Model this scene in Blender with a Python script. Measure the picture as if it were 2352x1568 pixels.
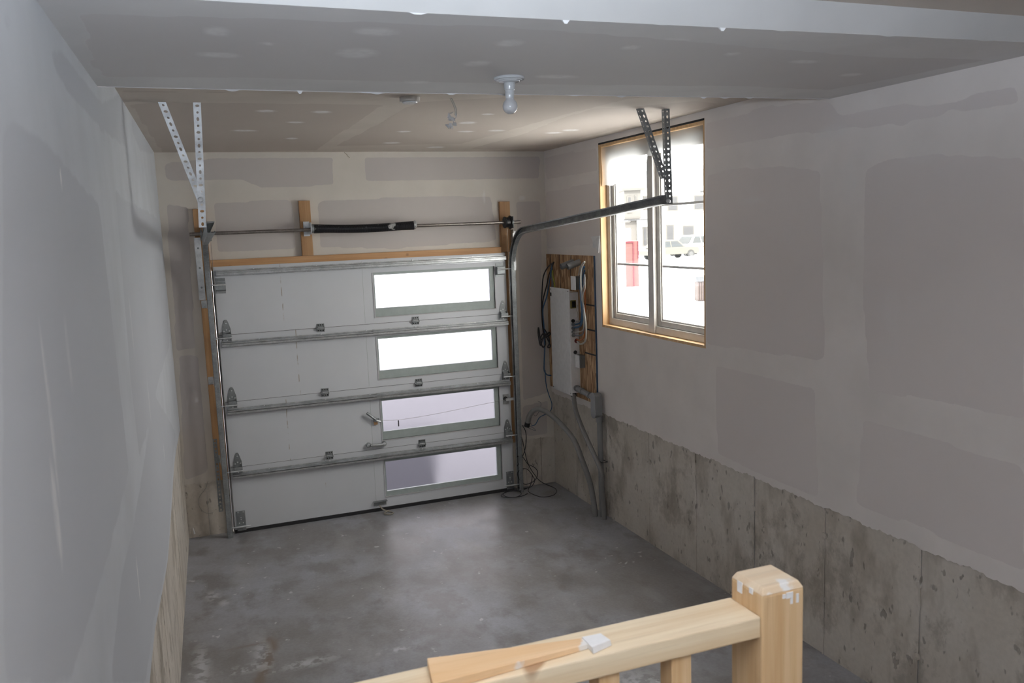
import bpy, bmesh, math, random
import numpy as np
from mathutils import Vector, Matrix
for o in list(bpy.data.objects): bpy.data.objects.remove(o, do_unlink=True)
S = bpy.context.scene
COL = S.collection

# ------------------------------------------------ camera, sky, sun, lights
CAMLOC = Vector((-.1283, -6.8119, 2.3433))
yaw, pit, rol = math.radians(20.6426), math.radians(-7.773), math.radians(-2.1532)
F_ = Vector((math.sin(yaw)*math.cos(pit), math.cos(yaw)*math.cos(pit), math.sin(pit)))
R_ = Vector((math.cos(yaw), -math.sin(yaw), 0)); U_ = R_.cross(F_)
R2 = R_*math.cos(rol)+U_*math.sin(rol); U2 = -R_*math.sin(rol)+U_*math.cos(rol)
cam = bpy.data.cameras.new('camera'); co = bpy.data.objects.new('camera', cam); COL.objects.link(co)
M3 = Matrix((R2, U2, -F_)).transposed()
co.matrix_world = Matrix.Translation(CAMLOC) @ M3.to_4x4()
cam.sensor_fit = 'HORIZONTAL'; cam.sensor_width = 36; cam.lens = 36*1906.8/2352
cam.clip_start = .05; cam.clip_end = 500
cam.dof.use_dof = True; cam.dof.focus_distance = 6.5; cam.dof.aperture_fstop = 9
S.camera = co

w = bpy.data.worlds.new('sky'); S.world = w; w.use_nodes = True
bg = w.node_tree.nodes['Background']; bg.inputs[0].default_value = (1, .95, .90, 1); bg.inputs[1].default_value = 15.0

def light(name, kind, loc, rot_dir, energy, color, **kw):
    l = bpy.data.lights.new(name, kind); l.energy = energy; l.color = color
    for k, v in kw.items(): setattr(l, k, v)
    o = bpy.data.objects.new(name, l); COL.objects.link(o); o.location = loc
    o.rotation_euler = Vector(rot_dir).to_track_quat('-Z', 'Y').to_euler(); return o
light('sun', 'SUN', (0, 0, 20), (.25, .8, -.8), 16, (1, .95, .88), angle=.02)
# the photographer's flash, just above the camera and tilted up at the ceiling and the bulkhead
fl_ = light('camera_flash', 'SPOT', (-.02, -6.86, 2.47), (.14, .36, .92), 375, (.78, .88, 1), spot_size=math.radians(150), spot_blend=.8, shadow_soft_size=.06)
S.view_settings.view_transform = 'Standard'; S.view_settings.look = 'None'
S.view_settings.gamma = 1; S.view_settings.use_curve_mapping = False; S.view_settings.exposure = .28
cy = S.cycles
cy.use_denoising = True; cy.use_adaptive_sampling = True; cy.adaptive_threshold = .015
try: cy.denoiser = 'OPENIMAGEDENOISE'
except Exception: pass
cy.max_bounces = 10; cy.diffuse_bounces = 6; cy.glossy_bounces = 4; cy.transmission_bounces = 6; cy.transparent_max_bounces = 12
cy.sample_clamp_indirect = 6; cy.caustics_reflective = False; cy.caustics_refractive = False

PTS={'osb_hole': [(2.81,-0.067,2.032)],'pan_bl': [(2.72,-0.226,0.931),(2.72,-0.597,0.938),(2.72,-0.219,1.826),(2.72,-0.604,1.811)],'osb_vlines': [(2.817,-0.041,2.039),(2.817,-0.248,2.044),(2.817,-0.463,1.939)],'osb_hlines': [(2.817,-0.804,1.707),(2.817,-0.793,1.505),(2.817,-0.782,1.307)],'stubs': [(2.815,-0.509,2.05),(2.815,-0.643,2.05)],'stub_ends': [(2.7,-0.515,2.02),(2.7,-0.6,2.001)],'whitebox': [(2.76,-0.627,1.938),(2.76,-0.71,1.941),(2.76,-0.62,1.823),(2.76,-0.703,1.828)],'plate': [(2.733,-0.605,1.735),(2.792,-0.605,1.731),(2.731,-0.605,1.67),(2.79,-0.605,1.666)],'grom': [(2.751,-0.605,1.564),(2.754,-0.605,1.534),(2.753,-0.605,1.502),(2.757,-0.605,1.472),(2.756,-0.605,1.443),(2.786,-0.605,1.393)],'disc': [(2.79,-0.607,1.28),(2.79,-0.682,1.286),(2.79,-0.609,1.177),(2.79,-0.684,1.188)],'hc': [(2.765,-0.608,1.002),(2.765,-0.749,0.989),(2.765,-0.893,0.986),(2.765,-1.002,0.984)],'mbox': [(2.775,-0.936,0.992),(2.775,-1.089,1.019),(2.775,-0.926,0.805),(2.775,-1.08,0.836),(2.775,-1.014,1.016),(2.775,-1.019,0.816)],'mpipe': [(2.79,-0.997,0.81),(2.79,-0.987,-0.005)],'pipe2': [(2.765,-0.561,0.938),(2.75,-0.62,0.82),(2.738,-0.771,0.686),(2.734,-0.985,0.518),(2.734,-1.109,0.408),(2.74,-1.176,0.337),(2.76,-1.124,0.044)],'arch': [(2.44,-0.103,0.629),(2.47,-0.127,0.69),(2.51,-0.167,0.744),(2.57,-0.254,0.774),(2.63,-0.341,0.741),(2.68,-0.481,0.668),(2.71,-0.655,0.571),(2.74,-0.809,0.43),(2.765,-0.917,0.26),(2.775,-0.977,0.13),(2.78,-0.991,-0.006)],'ziptie': [(2.76,-0.938,0.463),(2.76,-1.093,0.503)],'cabA': [(2.755,-0.25,2.039),(2.761,-0.1,1.99),(2.738,-0.05,1.909),(2.729,-0.03,1.773),(2.723,-0.02,1.618),(2.731,-0.02,1.461),(2.74,-0.02,1.362)],'cabB': [(2.75,-0.25,2.028),(2.771,-0.1,1.928),(2.768,-0.05,1.83),(2.735,-0.03,1.695),(2.725,-0.02,1.54),(2.736,-0.02,1.374)],'cabC': [(2.751,-0.22,2.016),(2.778,-0.1,1.889),(2.765,-0.05,1.734),(2.732,-0.03,1.618),(2.74,-0.02,1.48),(2.753,-0.02,1.361)],'knot1': [(2.738,-0.03,1.442),(2.77,-0.03,1.388),(2.785,-0.03,1.32),(2.766,-0.03,1.274),(2.792,-0.03,1.28),(2.761,-0.03,1.361),(2.737,-0.03,1.403),(2.707,-0.03,1.378),(2.701,-0.03,1.327),(2.72,-0.03,1.278),(2.746,-0.03,1.304),(2.744,-0.03,1.363),(2.788,-0.03,1.41)],'knot2': [(2.736,-0.03,1.383),(2.701,-0.03,1.347),(2.684,-0.03,1.458),(2.678,-0.03,1.407),(2.688,-0.03,1.328),(2.699,-0.03,1.296),(2.718,-0.03,1.345),(2.753,-0.03,1.39),(2.788,-0.03,1.403),(2.792,-0.03,1.386),(2.752,-0.03,1.362)],'blue_low': [(2.74,-0.02,1.374),(2.741,-0.02,1.263),(2.732,-0.02,1.146),(2.73,-0.02,1.066),(2.754,-0.02,1.024),(2.796,-0.02,1.012)],'dark_low': [(2.738,-0.02,1.066),(2.742,-0.02,0.946),(2.765,-0.02,0.843),(2.788,-0.03,0.762),(2.773,-0.05,0.707),(2.725,-0.08,0.683),(2.655,-0.06,0.651),(2.619,-0.04,0.587),(2.58,-0.04,0.575)],'wisp1': [(2.652,-0.03,0.793),(2.681,-0.03,0.774),(2.675,-0.03,0.723),(2.648,-0.03,0.678),(2.622,-0.03,0.661),(2.597,-0.03,0.691),(2.583,-0.03,0.645),(2.577,-0.03,0.606),(2.589,-0.03,0.576)],'wisp2': [(2.48,-0.04,0.599),(2.555,-0.04,0.558),(2.617,-0.04,0.527),(2.593,-0.04,0.558),(2.526,-0.04,0.59)],'coil1': [(2.464,-0.04,0.601),(2.466,-0.04,0.541),(2.491,-0.04,0.438),(2.508,-0.04,0.335),(2.53,-0.04,0.243),(2.561,-0.04,0.174),(2.59,-0.05,0.124),(2.626,-0.06,0.072),(2.672,-0.07,0.036),(2.719,-0.08,0.011),(2.734,-0.183,0.01),(2.7,-0.277,0.01),(2.627,-0.348,0.01),(2.535,-0.34,0.01),(2.495,-0.239,0.01),(2.491,-0.127,0.01),(2.524,-0.1,0.046),(2.538,-0.1,0.084),(2.548,-0.1,0.143)],'coil2': [(2.485,-0.06,0.595),(2.512,-0.06,0.54),(2.517,-0.06,0.459),(2.497,-0.06,0.362),(2.465,-0.06,0.298),(2.438,-0.06,0.261),(2.421,-0.06,0.231)],'coil3': [(2.413,-0.09,0.328),(2.462,-0.09,0.318),(2.51,-0.09,0.247),(2.535,-0.09,0.231),(2.584,-0.09,0.196),(2.604,-0.09,0.153),(2.589,-0.09,0.102),(2.546,-0.09,0.072),(2.482,-0.09,0.061),(2.437,-0.09,0.096),(2.414,-0.09,0.14),(2.411,-0.09,0.18),(2.446,-0.09,0.208),(2.508,-0.09,0.195),(2.56,-0.09,0.119),(2.571,-0.09,0.077),(2.536,-0.09,0.033),(2.472,-0.09,0.026),(2.41,-0.09,0.04)],'coil4': [(2.52,-0.043,0.01),(2.428,-0.094,0.01),(2.358,-0.058,0.01),(2.277,-0.085,0.01),(2.224,-0.152,0.01),(2.259,-0.21,0.01),(2.332,-0.235,0.01),(2.399,-0.189,0.01),(2.416,-0.102,0.01),(2.378,-0.04,0.01),(2.293,-0.065,0.01),(2.252,-0.153,0.01),(2.293,-0.228,0.01),(2.385,-0.235,0.01),(2.459,-0.193,0.01)],'rw1': [(2.75,-0.866,2.058),(2.75,-0.808,2.008),(2.75,-0.787,1.921),(2.75,-0.795,1.781),(2.75,-0.836,1.662),(2.75,-0.861,1.559),(2.75,-0.855,1.453),(2.75,-0.821,1.41),(2.75,-0.747,1.387),(2.75,-0.69,1.402)],'rw2': [(2.765,-0.825,2.018),(2.765,-0.775,1.972),(2.765,-0.745,1.883),(2.765,-0.753,1.742),(2.765,-0.771,1.638),(2.765,-0.75,1.558),(2.765,-0.699,1.524),(2.765,-0.589,1.506)],'rw3': [(2.78,-0.801,1.989),(2.78,-0.756,1.918),(2.78,-0.734,1.811),(2.78,-0.734,1.669),(2.78,-0.703,1.567),(2.78,-0.635,1.539),(2.78,-0.55,1.527)],'rw4': [(2.745,-0.871,1.959),(2.745,-0.85,1.872),(2.745,-0.815,1.818),(2.745,-0.825,1.714),(2.745,-0.849,1.576),(2.745,-0.829,1.503),(2.745,-0.77,1.462),(2.745,-0.636,1.448)],'rw5': [(2.755,-0.857,1.941),(2.755,-0.852,1.854),(2.755,-0.808,1.782),(2.755,-0.808,1.642),(2.755,-0.81,1.536),(2.755,-0.767,1.496),(2.755,-0.676,1.48),(2.755,-0.608,1.473)],'rw6': [(2.77,-0.801,2.049),(2.77,-0.734,2.005),(2.77,-0.706,1.941)],'orange': [(2.785,-0.784,1.884),(2.785,-0.784,1.743),(2.785,-0.776,1.601),(2.785,-0.761,1.475),(2.785,-0.717,1.424),(2.785,-0.633,1.404),(2.785,-0.55,1.428)],'rw7': [(2.79,-0.723,1.968),(2.79,-0.692,1.861),(2.79,-0.69,1.701),(2.79,-0.707,1.577),(2.79,-0.657,1.565),(2.79,-0.53,1.554)],'gcab': [(2.8,-0.107,2.011),(2.8,-0.092,1.945),(2.8,-0.106,1.869),(2.8,-0.11,1.797)],'ycab': [(2.8,-0.113,1.965),(2.8,-0.118,1.908),(2.8,-0.142,1.852),(2.8,-0.157,1.799)],'ocab': [(2.8,-0.083,1.945),(2.8,-0.058,1.867),(2.8,-0.052,1.801)],'paper': [(2.82,-0.859,2.253),(2.82,-1.003,2.26),(2.82,-0.997,2.129),(2.82,-0.939,2.169),(2.82,-0.878,2.168),(2.82,-0.903,2.213)],'mudwire': [(1.094,-0.02,2.99),(1.178,0.359,2.99)],'wire_ll': [(-0.17,0.03,0.444),(-0.194,0.03,0.387),(-0.245,0.03,0.323),(-0.256,0.03,0.268),(-0.237,0.03,0.215),(-0.201,0.03,0.18),(-0.152,0.03,0.18)],'stub_ll': [(-0.313,0.03,0.08),(-0.305,0.03,0.028)],'rope': [(1.173,-0.03,0.043),(1.207,-0.06,0.02),(1.25,-0.1,0.018),(1.246,-0.13,-0.003),(1.208,-0.11,-0.018),(1.185,-0.09,0.014)],'cord': [(1.211,-0.05,0.803),(1.368,-0.05,0.762),(1.693,-0.05,0.784),(2.088,-0.05,0.824),(2.292,-0.05,0.84),(2.365,-0.05,0.832)],'toggle': [(1.368,-0.05,0.769),(1.37,-0.05,0.724)],'lock': [(1.117,-0.04,0.86),(1.176,-0.04,0.805),(1.189,-0.04,0.774),(1.224,-0.04,0.8)],'pull': [(1.115,-0.04,0.581),(1.24,-0.04,0.576)],'lift': [(1.13,-0.02,0.089),(1.234,-0.02,0.08),(1.127,-0.02,0.051),(1.232,-0.02,0.042)],'latch': [(2.333,-0.02,0.885),(2.383,-0.02,0.88),(2.33,-0.02,0.799),(2.379,-0.02,0.794),(2.434,-0.02,0.827)],'left_bottom': [(-0.402,-3.71,0.768),(-0.397,-3.352,0.805),(-0.393,-3.085,0.79),(-0.387,-2.691,0.774),(-0.384,-2.478,0.768),(-0.377,-2.066,0.818),(-0.361,-1.004,0.88),(-0.354,-0.6,0.876),(-0.346,-0.141,0.877)],'left_marks': [(-0.403,-3.755,1.243),(-0.403,-3.773,1.12),(-0.376,-1.975,1.193),(-0.378,-2.099,1.104),(-0.415,-4.535,2.503),(-0.422,-4.992,2.146),(-0.422,-5.033,2.042),(-0.423,-5.054,1.875),(-0.422,-5.025,1.769)],'scrap': [(0.168,-5.618,1.68),(0.399,-5.64,1.68),(0.415,-5.668,1.68),(0.416,-5.675,1.68),(0.16,-5.69,1.68)],'white': [(0.41,-5.652,1.69),(0.452,-5.655,1.69),(0.448,-5.681,1.69),(0.411,-5.692,1.69)]}
PAPER={'back': [[(-0.28,2.92),(0.04,2.95),(0.98,2.95),(0.97,2.74),(0.41,2.73),(0.28,2.79),(-0.28,2.8)],[(1.23,2.95),(2.78,2.95),(2.77,2.77),(1.82,2.77),(1.23,2.77)],[(-0.29,2.62),(-0.14,2.59),(-0.18,1.51),(-0.31,1.5)],[(-0.3,1.46),(-0.16,1.45),(-0.16,0.52),(-0.34,0.47)],[(0.05,2.62),(0.6,2.63),(0.64,2.59),(0.63,2.24),(0.05,2.24)],[(0.83,2.59),(0.89,2.62),(1.82,2.63),(2.31,2.62),(2.35,2.24),(1.42,2.21),(0.83,2.25)],[(2.55,2.57),(2.77,2.57),(2.76,1.65),(2.78,1.01),(2.78,0.84),(2.54,0.8),(2.54,1.19),(2.54,1.9)],[(2.53,0.74),(2.78,0.77),(2.77,0.46),(2.52,0.47)]],'right': [[(0.04,2.94),(-0.98,2.93),(-0.97,2.76),(0.02,2.76)],[(0.05,2.64),(-0.98,2.67),(-1.0,2.2),(0.04,2.15)],[(-2.43,2.92),(-2.76,2.93),(-3.0,2.94),(-3.48,2.9),(-3.55,2.82),(-3.93,2.82),(-4.09,2.78),(-4.47,2.81),(-4.49,2.74),(-4.17,2.75),(-3.94,2.73),(-3.65,2.75),(-3.46,2.76),(-3.14,2.77),(-2.44,2.77)],[(-2.44,2.62),(-2.76,2.63),(-3.14,2.61),(-3.42,2.57),(-3.45,2.12),(-3.47,1.62),(-3.08,1.6),(-2.43,1.58)],[(-3.73,2.55),(-3.88,2.59),(-4.07,2.59),(-4.52,2.53),(-4.57,1.53),(-4.16,1.53),(-3.78,1.52),(-3.73,1.92)],[(-2.52,1.45),(-3.08,1.45),(-3.4,1.46),(-3.44,0.89),(-3.12,0.88),(-2.54,0.9)],[(-3.74,1.37),(-4.16,1.36),(-4.58,1.34),(-4.6,0.93),(-4.06,0.94),(-3.71,0.93)],[(-1.07,1.44),(-1.76,1.45),(-2.41,1.45),(-2.4,0.93),(-1.75,0.94),(-1.09,0.99)]],'left': [[(-4.5,2.81),(-4.31,2.84),(-4.08,2.85),(-3.91,2.84),(-3.38,2.85),(-2.62,3.0),(-2.45,2.97),(-2.46,2.86),(-2.54,2.78),(-3.47,2.74),(-3.98,2.75),(-4.26,2.75),(-4.42,2.77)],[(-5.0,2.78),(-4.85,2.77),(-4.72,2.77),(-4.71,2.77),(-4.9,2.76),(-5.02,2.74)],[(-5.11,2.56),(-4.84,2.57),(-4.59,2.56),(-4.12,2.5),(-3.8,2.47),(-3.76,1.99),(-3.73,1.56),(-4.48,1.51),(-4.88,1.51),(-5.12,1.52),(-5.54,1.74)],[(-3.22,2.54),(-1.06,2.52),(0.59,2.46),(-0.38,1.58),(-2.37,1.54),(-3.32,1.51),(-3.36,1.78)],[(-1.9,3.04),(-1.41,3.08),(-0.09,3.02),(-0.05,2.98),(-1.52,2.86),(-1.99,2.92)],[(-2.31,1.58),(-0.48,0.96),(-2.12,0.84),(-2.81,0.8),(-3.84,0.84),(-4.62,1.25),(-4.23,1.36),(-3.4,1.41)]],'bulk': [[(-0.33,-4.51),(-0.2,-4.52),(0.08,-4.55),(0.69,-4.59),(1.22,-4.53),(2.2,-4.39),(2.74,-4.42),(2.68,-4.01),(2.6,-3.72),(2.1,-3.77),(1.12,-3.72),(0.21,-3.74),(-0.35,-3.68),(-0.37,-3.87),(-0.35,-4.18)]],'rear': [[(-0.36,-2.67),(0.04,-2.71),(0.42,-2.73),(0.9,-2.73),(0.9,-2.78),(-0.38,-2.71)],[(-0.35,-2.31),(-0.23,-2.39),(0.79,-2.44),(0.86,-2.42),(0.84,-1.34),(0.83,-0.08),(-0.28,0.12)],[(1.01,-2.54),(1.68,-2.9),(2.2,-2.88),(2.1,-2.77),(2.01,-2.2),(1.96,-1.62),(1.94,-1.24),(1.87,-0.56),(0.93,-0.41),(0.98,-1.34),(1.0,-2.31)],[(2.07,-2.42),(2.27,-2.52),(2.54,-2.76),(2.74,-2.69),(2.71,-2.0),(2.7,-1.3),(2.66,-0.4),(2.28,-0.12),(2.07,-0.16),(2.13,-1.2),(2.06,-2.01)]]}
DABS={'bulk': [(-0.02,-4.39,0.031,0.05),(-0.01,-4.09,0.059,0.038),(0.39,-4.19,0.058,0.07),(0.39,-4.47,0.058,0.045),(0.81,-4.4,0.039,0.046),(0.81,-4.09,0.041,0.05),(1.22,-4.4,0.029,0.03),(1.63,-4.36,0.023,0.026),(2.0,-4.28,0.06,0.029),(2.41,-4.07,0.047,0.035),(1.19,-3.89,0.084,0.034),(1.31,-4.53,0.041,0.016),(0.12,-4.27,0.018,0.017),(0.7,-3.72,0.048,0.027)],'rear': [(0.29,-2.16,0.049,0.048),(0.58,-2.15,0.051,0.049),(0.49,-1.72,0.049,0.039),(0.56,-0.89,0.043,0.052),(0.23,-1.31,0.078,0.045),(1.53,-1.77,0.055,0.062),(1.66,-1.33,0.061,0.048),(1.86,-1.39,0.062,0.048),(1.24,-1.31,0.044,0.047),(1.74,-0.3,0.073,0.068),(2.39,-1.44,0.066,0.049),(1.53,-2.15,0.039,0.035),(2.33,-1.28,0.066,0.051),(1.31,-0.62,0.066,0.06)]}
STAIN=[(0.088,-1.952),(0.117,-1.984),(0.152,-2.057),(0.142,-2.119),(0.113,-2.172),(0.1,-2.261),(0.078,-2.352),(0.051,-2.413),(0.03,-2.512),(-0.021,-2.489),(-0.002,-2.389),(0.03,-2.33),(0.057,-2.215),(0.073,-2.132),(0.076,-2.033)]


# ------------------------------------------------ materials
def mat(name):
    m = bpy.data.materials.new(name); m.use_nodes = True
    nt = m.node_tree; b = nt.nodes['Principled BSDF']; return m, nt, b
def N(nt, t, **kw):
    n = nt.nodes.new(t)
    for k, v in kw.items():
        if k.startswith('i_'):
            key = k[2:]; key = int(key) if key.isdigit() else key.replace('_', ' ')
            n.inputs[key].default_value = v
        else: setattr(n, k, v)
    return n
def L(nt, a, b): nt.links.new(a, b)
def C(*c): return (*c, 1)
def plain(name, col, rough=.5, metal=0., spec=None, bump=0, bscale=200):
    m, nt, b = mat(name)
    tc = N(nt, 'ShaderNodeTexCoord')
    n = N(nt, 'ShaderNodeTexNoise', i_Scale=bscale/8, i_Detail=3.)
    L(nt, tc.outputs['Object'], n.inputs['Vector'])
    mx = N(nt, 'ShaderNodeMix', data_type='RGBA', blend_type='MULTIPLY'); mx.inputs[0].default_value = .25
    mx.inputs[6].default_value = C(*col); L(nt, n.outputs['Fac'], mx.inputs[7])
    g = N(nt, 'ShaderNodeGamma'); 
    L(nt, mx.outputs[2], b.inputs['Base Color'])
    b.inputs['Roughness'].default_value = rough; b.inputs['Metallic'].default_value = metal
    if spec is not None: b.inputs['Specular IOR Level'].default_value = spec
    if bump:
        bp = N(nt, 'ShaderNodeBump', i_Strength=bump, i_Distance=.002); L(nt, n.outputs['Fac'], bp.inputs['Height']); L(nt, bp.outputs[0], b.inputs['Normal'])
    return m
def math_(nt, op, a, b=None, c=None):
    n = N(nt, 'ShaderNodeMath', operation=op)
    for i, v in enumerate((a, b, c)):
        if v is None: continue
        if isinstance(v, (int, float)): n.inputs[i].default_value = v
        else: L(nt, v, n.inputs[i])
    return n.outputs[0]
def mixc(nt, f, a, b, mode='MIX'):
    n = N(nt, 'ShaderNodeMix', data_type='RGBA', blend_type=mode)
    for s, v in ((n.inputs[0], f), (n.inputs[6], a), (n.inputs[7], b)):
        if isinstance(v, (int, float)): s.default_value = v
        elif isinstance(v, tuple): s.default_value = C(*v) if len(v) == 3 else v
        else: L(nt, v, s)
    return n.outputs[2]
def ramp(nt, src, stops):
    r = N(nt, 'ShaderNodeValToRGB'); e = r.color_ramp.elements
    while len(e) < len(stops): e.new(.5)
    for k, (p, c) in enumerate(stops): e[k].position = p; e[k].color = C(*c) if isinstance(c, tuple) else C(c, c, c)
    L(nt, src, r.inputs[0]); return r.outputs[0]
def noise(nt, scale, detail=3., stretch=None, rough=.5, kind='Object'):
    tc = N(nt, 'ShaderNodeTexCoord'); v = tc.outputs[kind]
    if stretch:
        mp = N(nt, 'ShaderNodeMapping'); mp.inputs['Scale'].default_value = stretch; L(nt, v, mp.inputs['Vector']); v = mp.outputs[0]
    n = N(nt, 'ShaderNodeTexNoise', i_Scale=float(scale), i_Detail=float(detail), i_Roughness=rough); L(nt, v, n.inputs['Vector'])
    return n.outputs['Fac']

def drywall(name, paper=(.75, .695, .68), mud=(.86, .81, .785), soft=.05, rag=.5):
    m, nt, b = mat(name)
    a = N(nt, 'ShaderNodeAttribute', attribute_name='mud'); s = N(nt, 'ShaderNodeAttribute', attribute_name='streak')
    n1 = noise(nt, 9, 5, None, .65); n2 = noise(nt, 45, 2); n3 = noise(nt, 1.3, 3)
    j = math_(nt, 'ADD', math_(nt, 'MULTIPLY', math_(nt, 'SUBTRACT', n1, .5), rag), math_(nt, 'MULTIPLY', math_(nt, 'SUBTRACT', n2, .5), rag*.3))
    f = math_(nt, 'ADD', a.outputs['Fac'], j)
    mr = N(nt, 'ShaderNodeMapRange', interpolation_type='SMOOTHSTEP'); mr.inputs[1].default_value = .5-soft; mr.inputs[2].default_value = .5+soft; L(nt, f, mr.inputs[0])
    # thin feathered compound over the paper: some large-scale variation
    thin = ramp(nt, n3, [(.35, 0.), (.75, .55)])
    pc = mixc(nt, thin, paper, tuple((p*.55+q*.45) for p, q in zip(paper, mud)))
    mc = mixc(nt, ramp(nt, noise(nt, 3.1, 4), [(.3, 0.), (.8, 1.)]), mud, tuple(c*.88 for c in mud))
    c = mixc(nt, mr.outputs[0], pc, mc)
    fs = math_(nt, 'MULTIPLY', s.outputs['Fac'], ramp(nt, noise(nt, 30, 4), [(.3, .5), (.6, 1.)]))
    c = mixc(nt, fs, c, (.80, .79, .79))
    L(nt, c, b.inputs['Base Color']); b.inputs['Roughness'].default_value = .85; b.inputs['Specular IOR Level'].default_value = .25
    h = math_(nt, 'ADD', math_(nt, 'MULTIPLY', mr.outputs[0], .6), math_(nt, 'MULTIPLY', n2, .15))
    bp = N(nt, 'ShaderNodeBump', i_Strength=.25, i_Distance=.002); L(nt, h, bp.inputs['Height']); L(nt, bp.outputs[0], b.inputs['Normal'])
    return m
M = {}
M['dry_side'] = drywall('drywall_side')  # paler copy: light missing on this wall is put into the colour
M['dry_left'] = drywall('drywall_left', soft=.16, rag=.5, paper=(.50, .52, .565), mud=(.59, .615, .66))  # blue cast of the light on this wall mixed into the colour
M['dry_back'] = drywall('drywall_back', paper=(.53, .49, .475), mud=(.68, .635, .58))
M['dry_ceil'] = drywall('drywall_ceiling', paper=(.48, .42, .375), mud=(.58, .52, .465))  # warm cast of the window light mixed into the ceiling colour
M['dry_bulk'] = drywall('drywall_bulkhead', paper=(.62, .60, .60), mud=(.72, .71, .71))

def concrete_wall():
    m, nt, b = mat('formed_concrete')
    oi = N(nt, 'ShaderNodeObjectInfo')
    tc = N(nt, 'ShaderNodeTexCoord'); gm = N(nt, 'ShaderNodeNewGeometry')
    def nz(scale, st, d=4., r=.6):
        mp = N(nt, 'ShaderNodeMapping'); mp.inputs['Scale'].default_value = st; L(nt, gm.outputs['Position'], mp.inputs['Vector'])
        n = N(nt, 'ShaderNodeTexNoise', i_Scale=float(scale), i_Detail=d, i_Roughness=r); L(nt, mp.outputs[0], n.inputs['Vector']); return n.outputs['Fac']
    big = nz(1.6, (1, 1, 1)); st = nz(5, (1, 1, .45)); fine = nz(40, (1, 1, 1)); pit = nz(26, (1, 1, .55), 2., .5)
    c = mixc(nt, ramp(nt, big, [(.3, 0.), (.7, 1.)]), (.58, .52, .445), (.74, .69, .63))
    c = mixc(nt, ramp(nt, st, [(.50, 0.), (.66, .7)]), c, (.33, .28, .22))
    bl = nz(2.7, (1, 1, .8), 6., .7); c = mixc(nt, ramp(nt, bl, [(.54, 0.), (.62, .55)]), c, (.25, .21, .165))
    c = mixc(nt, ramp(nt, st, [(.25, .6), (.4, 0.)]), c, (.64, .58, .53))
    c = mixc(nt, .3, c, ramp(nt, fine, [(.3, .6), (.7, 1.)]), 'MULTIPLY')
    p = ramp(nt, pit, [(.66, 0.), (.71, 1.)])
    c = mixc(nt, math_(nt, 'MULTIPLY', p, .6), c, (.13, .11, .085))
    c = mixc(nt, math_(nt, 'MULTIPLY', oi.outputs['Random'], .3), c, (.46, .44, .42))
    L(nt, c, b.inputs['Base Color']); b.inputs['Roughness'].default_value = .8
    h = math_(nt, 'SUBTRACT', math_(nt, 'MULTIPLY', fine, .4), p)
    bp = N(nt, 'ShaderNodeBump', i_Strength=.5, i_Distance=.004); L(nt, h, bp.inputs['Height']); L(nt, bp.outputs[0], b.inputs['Normal'])
    return m
M['conc'] = concrete_wall()
def floor_mat():
    m, nt, b = mat('concrete_floor')
    a = N(nt, 'ShaderNodeAttribute', attribute_name='mud'); s = N(nt, 'ShaderNodeAttribute', attribute_name='streak')
    big = noise(nt, .9, 5, None, .6); med = noise(nt, 4, 6, (1, .7, 1), .65); fine = noise(nt, 60, 3); sw = noise(nt, 2.2, 4, (1.6, .5, 1))
    c = mixc(nt, ramp(nt, big, [(.42, 0.), (.58, 1.)]), (.29, .28, .28), (.39, .40, .44))
    c = mixc(nt, ramp(nt, med, [(.38, .75), (.52, 0.)]), c, (.22, .205, .195))
    c = mixc(nt, ramp(nt, sw, [(.55, 0.), (.75, .5)]), c, (.50, .50, .51))
    c = mixc(nt, .25, c, ramp(nt, fine, [(.3, .5), (.7, 1.)]), 'MULTIPLY')
    spk = noise(nt, 17, 2); reg = noise(nt, 1.1, 2)
    sp = math_(nt, 'MULTIPLY', ramp(nt, spk, [(.70, 0.), (.74, .8)]), ramp(nt, reg, [(.4, .25), (.55, 1.)]))
    c = mixc(nt, sp, c, (.62, .62, .63))
    c = mixc(nt, math_(nt, 'MULTIPLY', a.outputs['Fac'], .8), c, (.20, .15, .11))
    c = mixc(nt, math_(nt, 'MULTIPLY', s.outputs['Fac'], ramp(nt, noise(nt, 22, 4), [(.42, 0.), (.55, .75)])), c, (.60, .61, .64))
    L(nt, c, b.inputs['Base Color'])
    r = ramp(nt, med, [(.3, .30), (.7, .5)]); L(nt, r, b.inputs['Roughness'])
    bp = N(nt, 'ShaderNodeBump', i_Strength=.15, i_Distance=.003); L(nt, math_(nt, 'ADD', med, math_(nt, 'MULTIPLY', fine, .3)), bp.inputs['Height']); L(nt, bp.outputs[0], b.inputs['Normal'])
    return m
M['floor'] = floor_mat()
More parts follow.
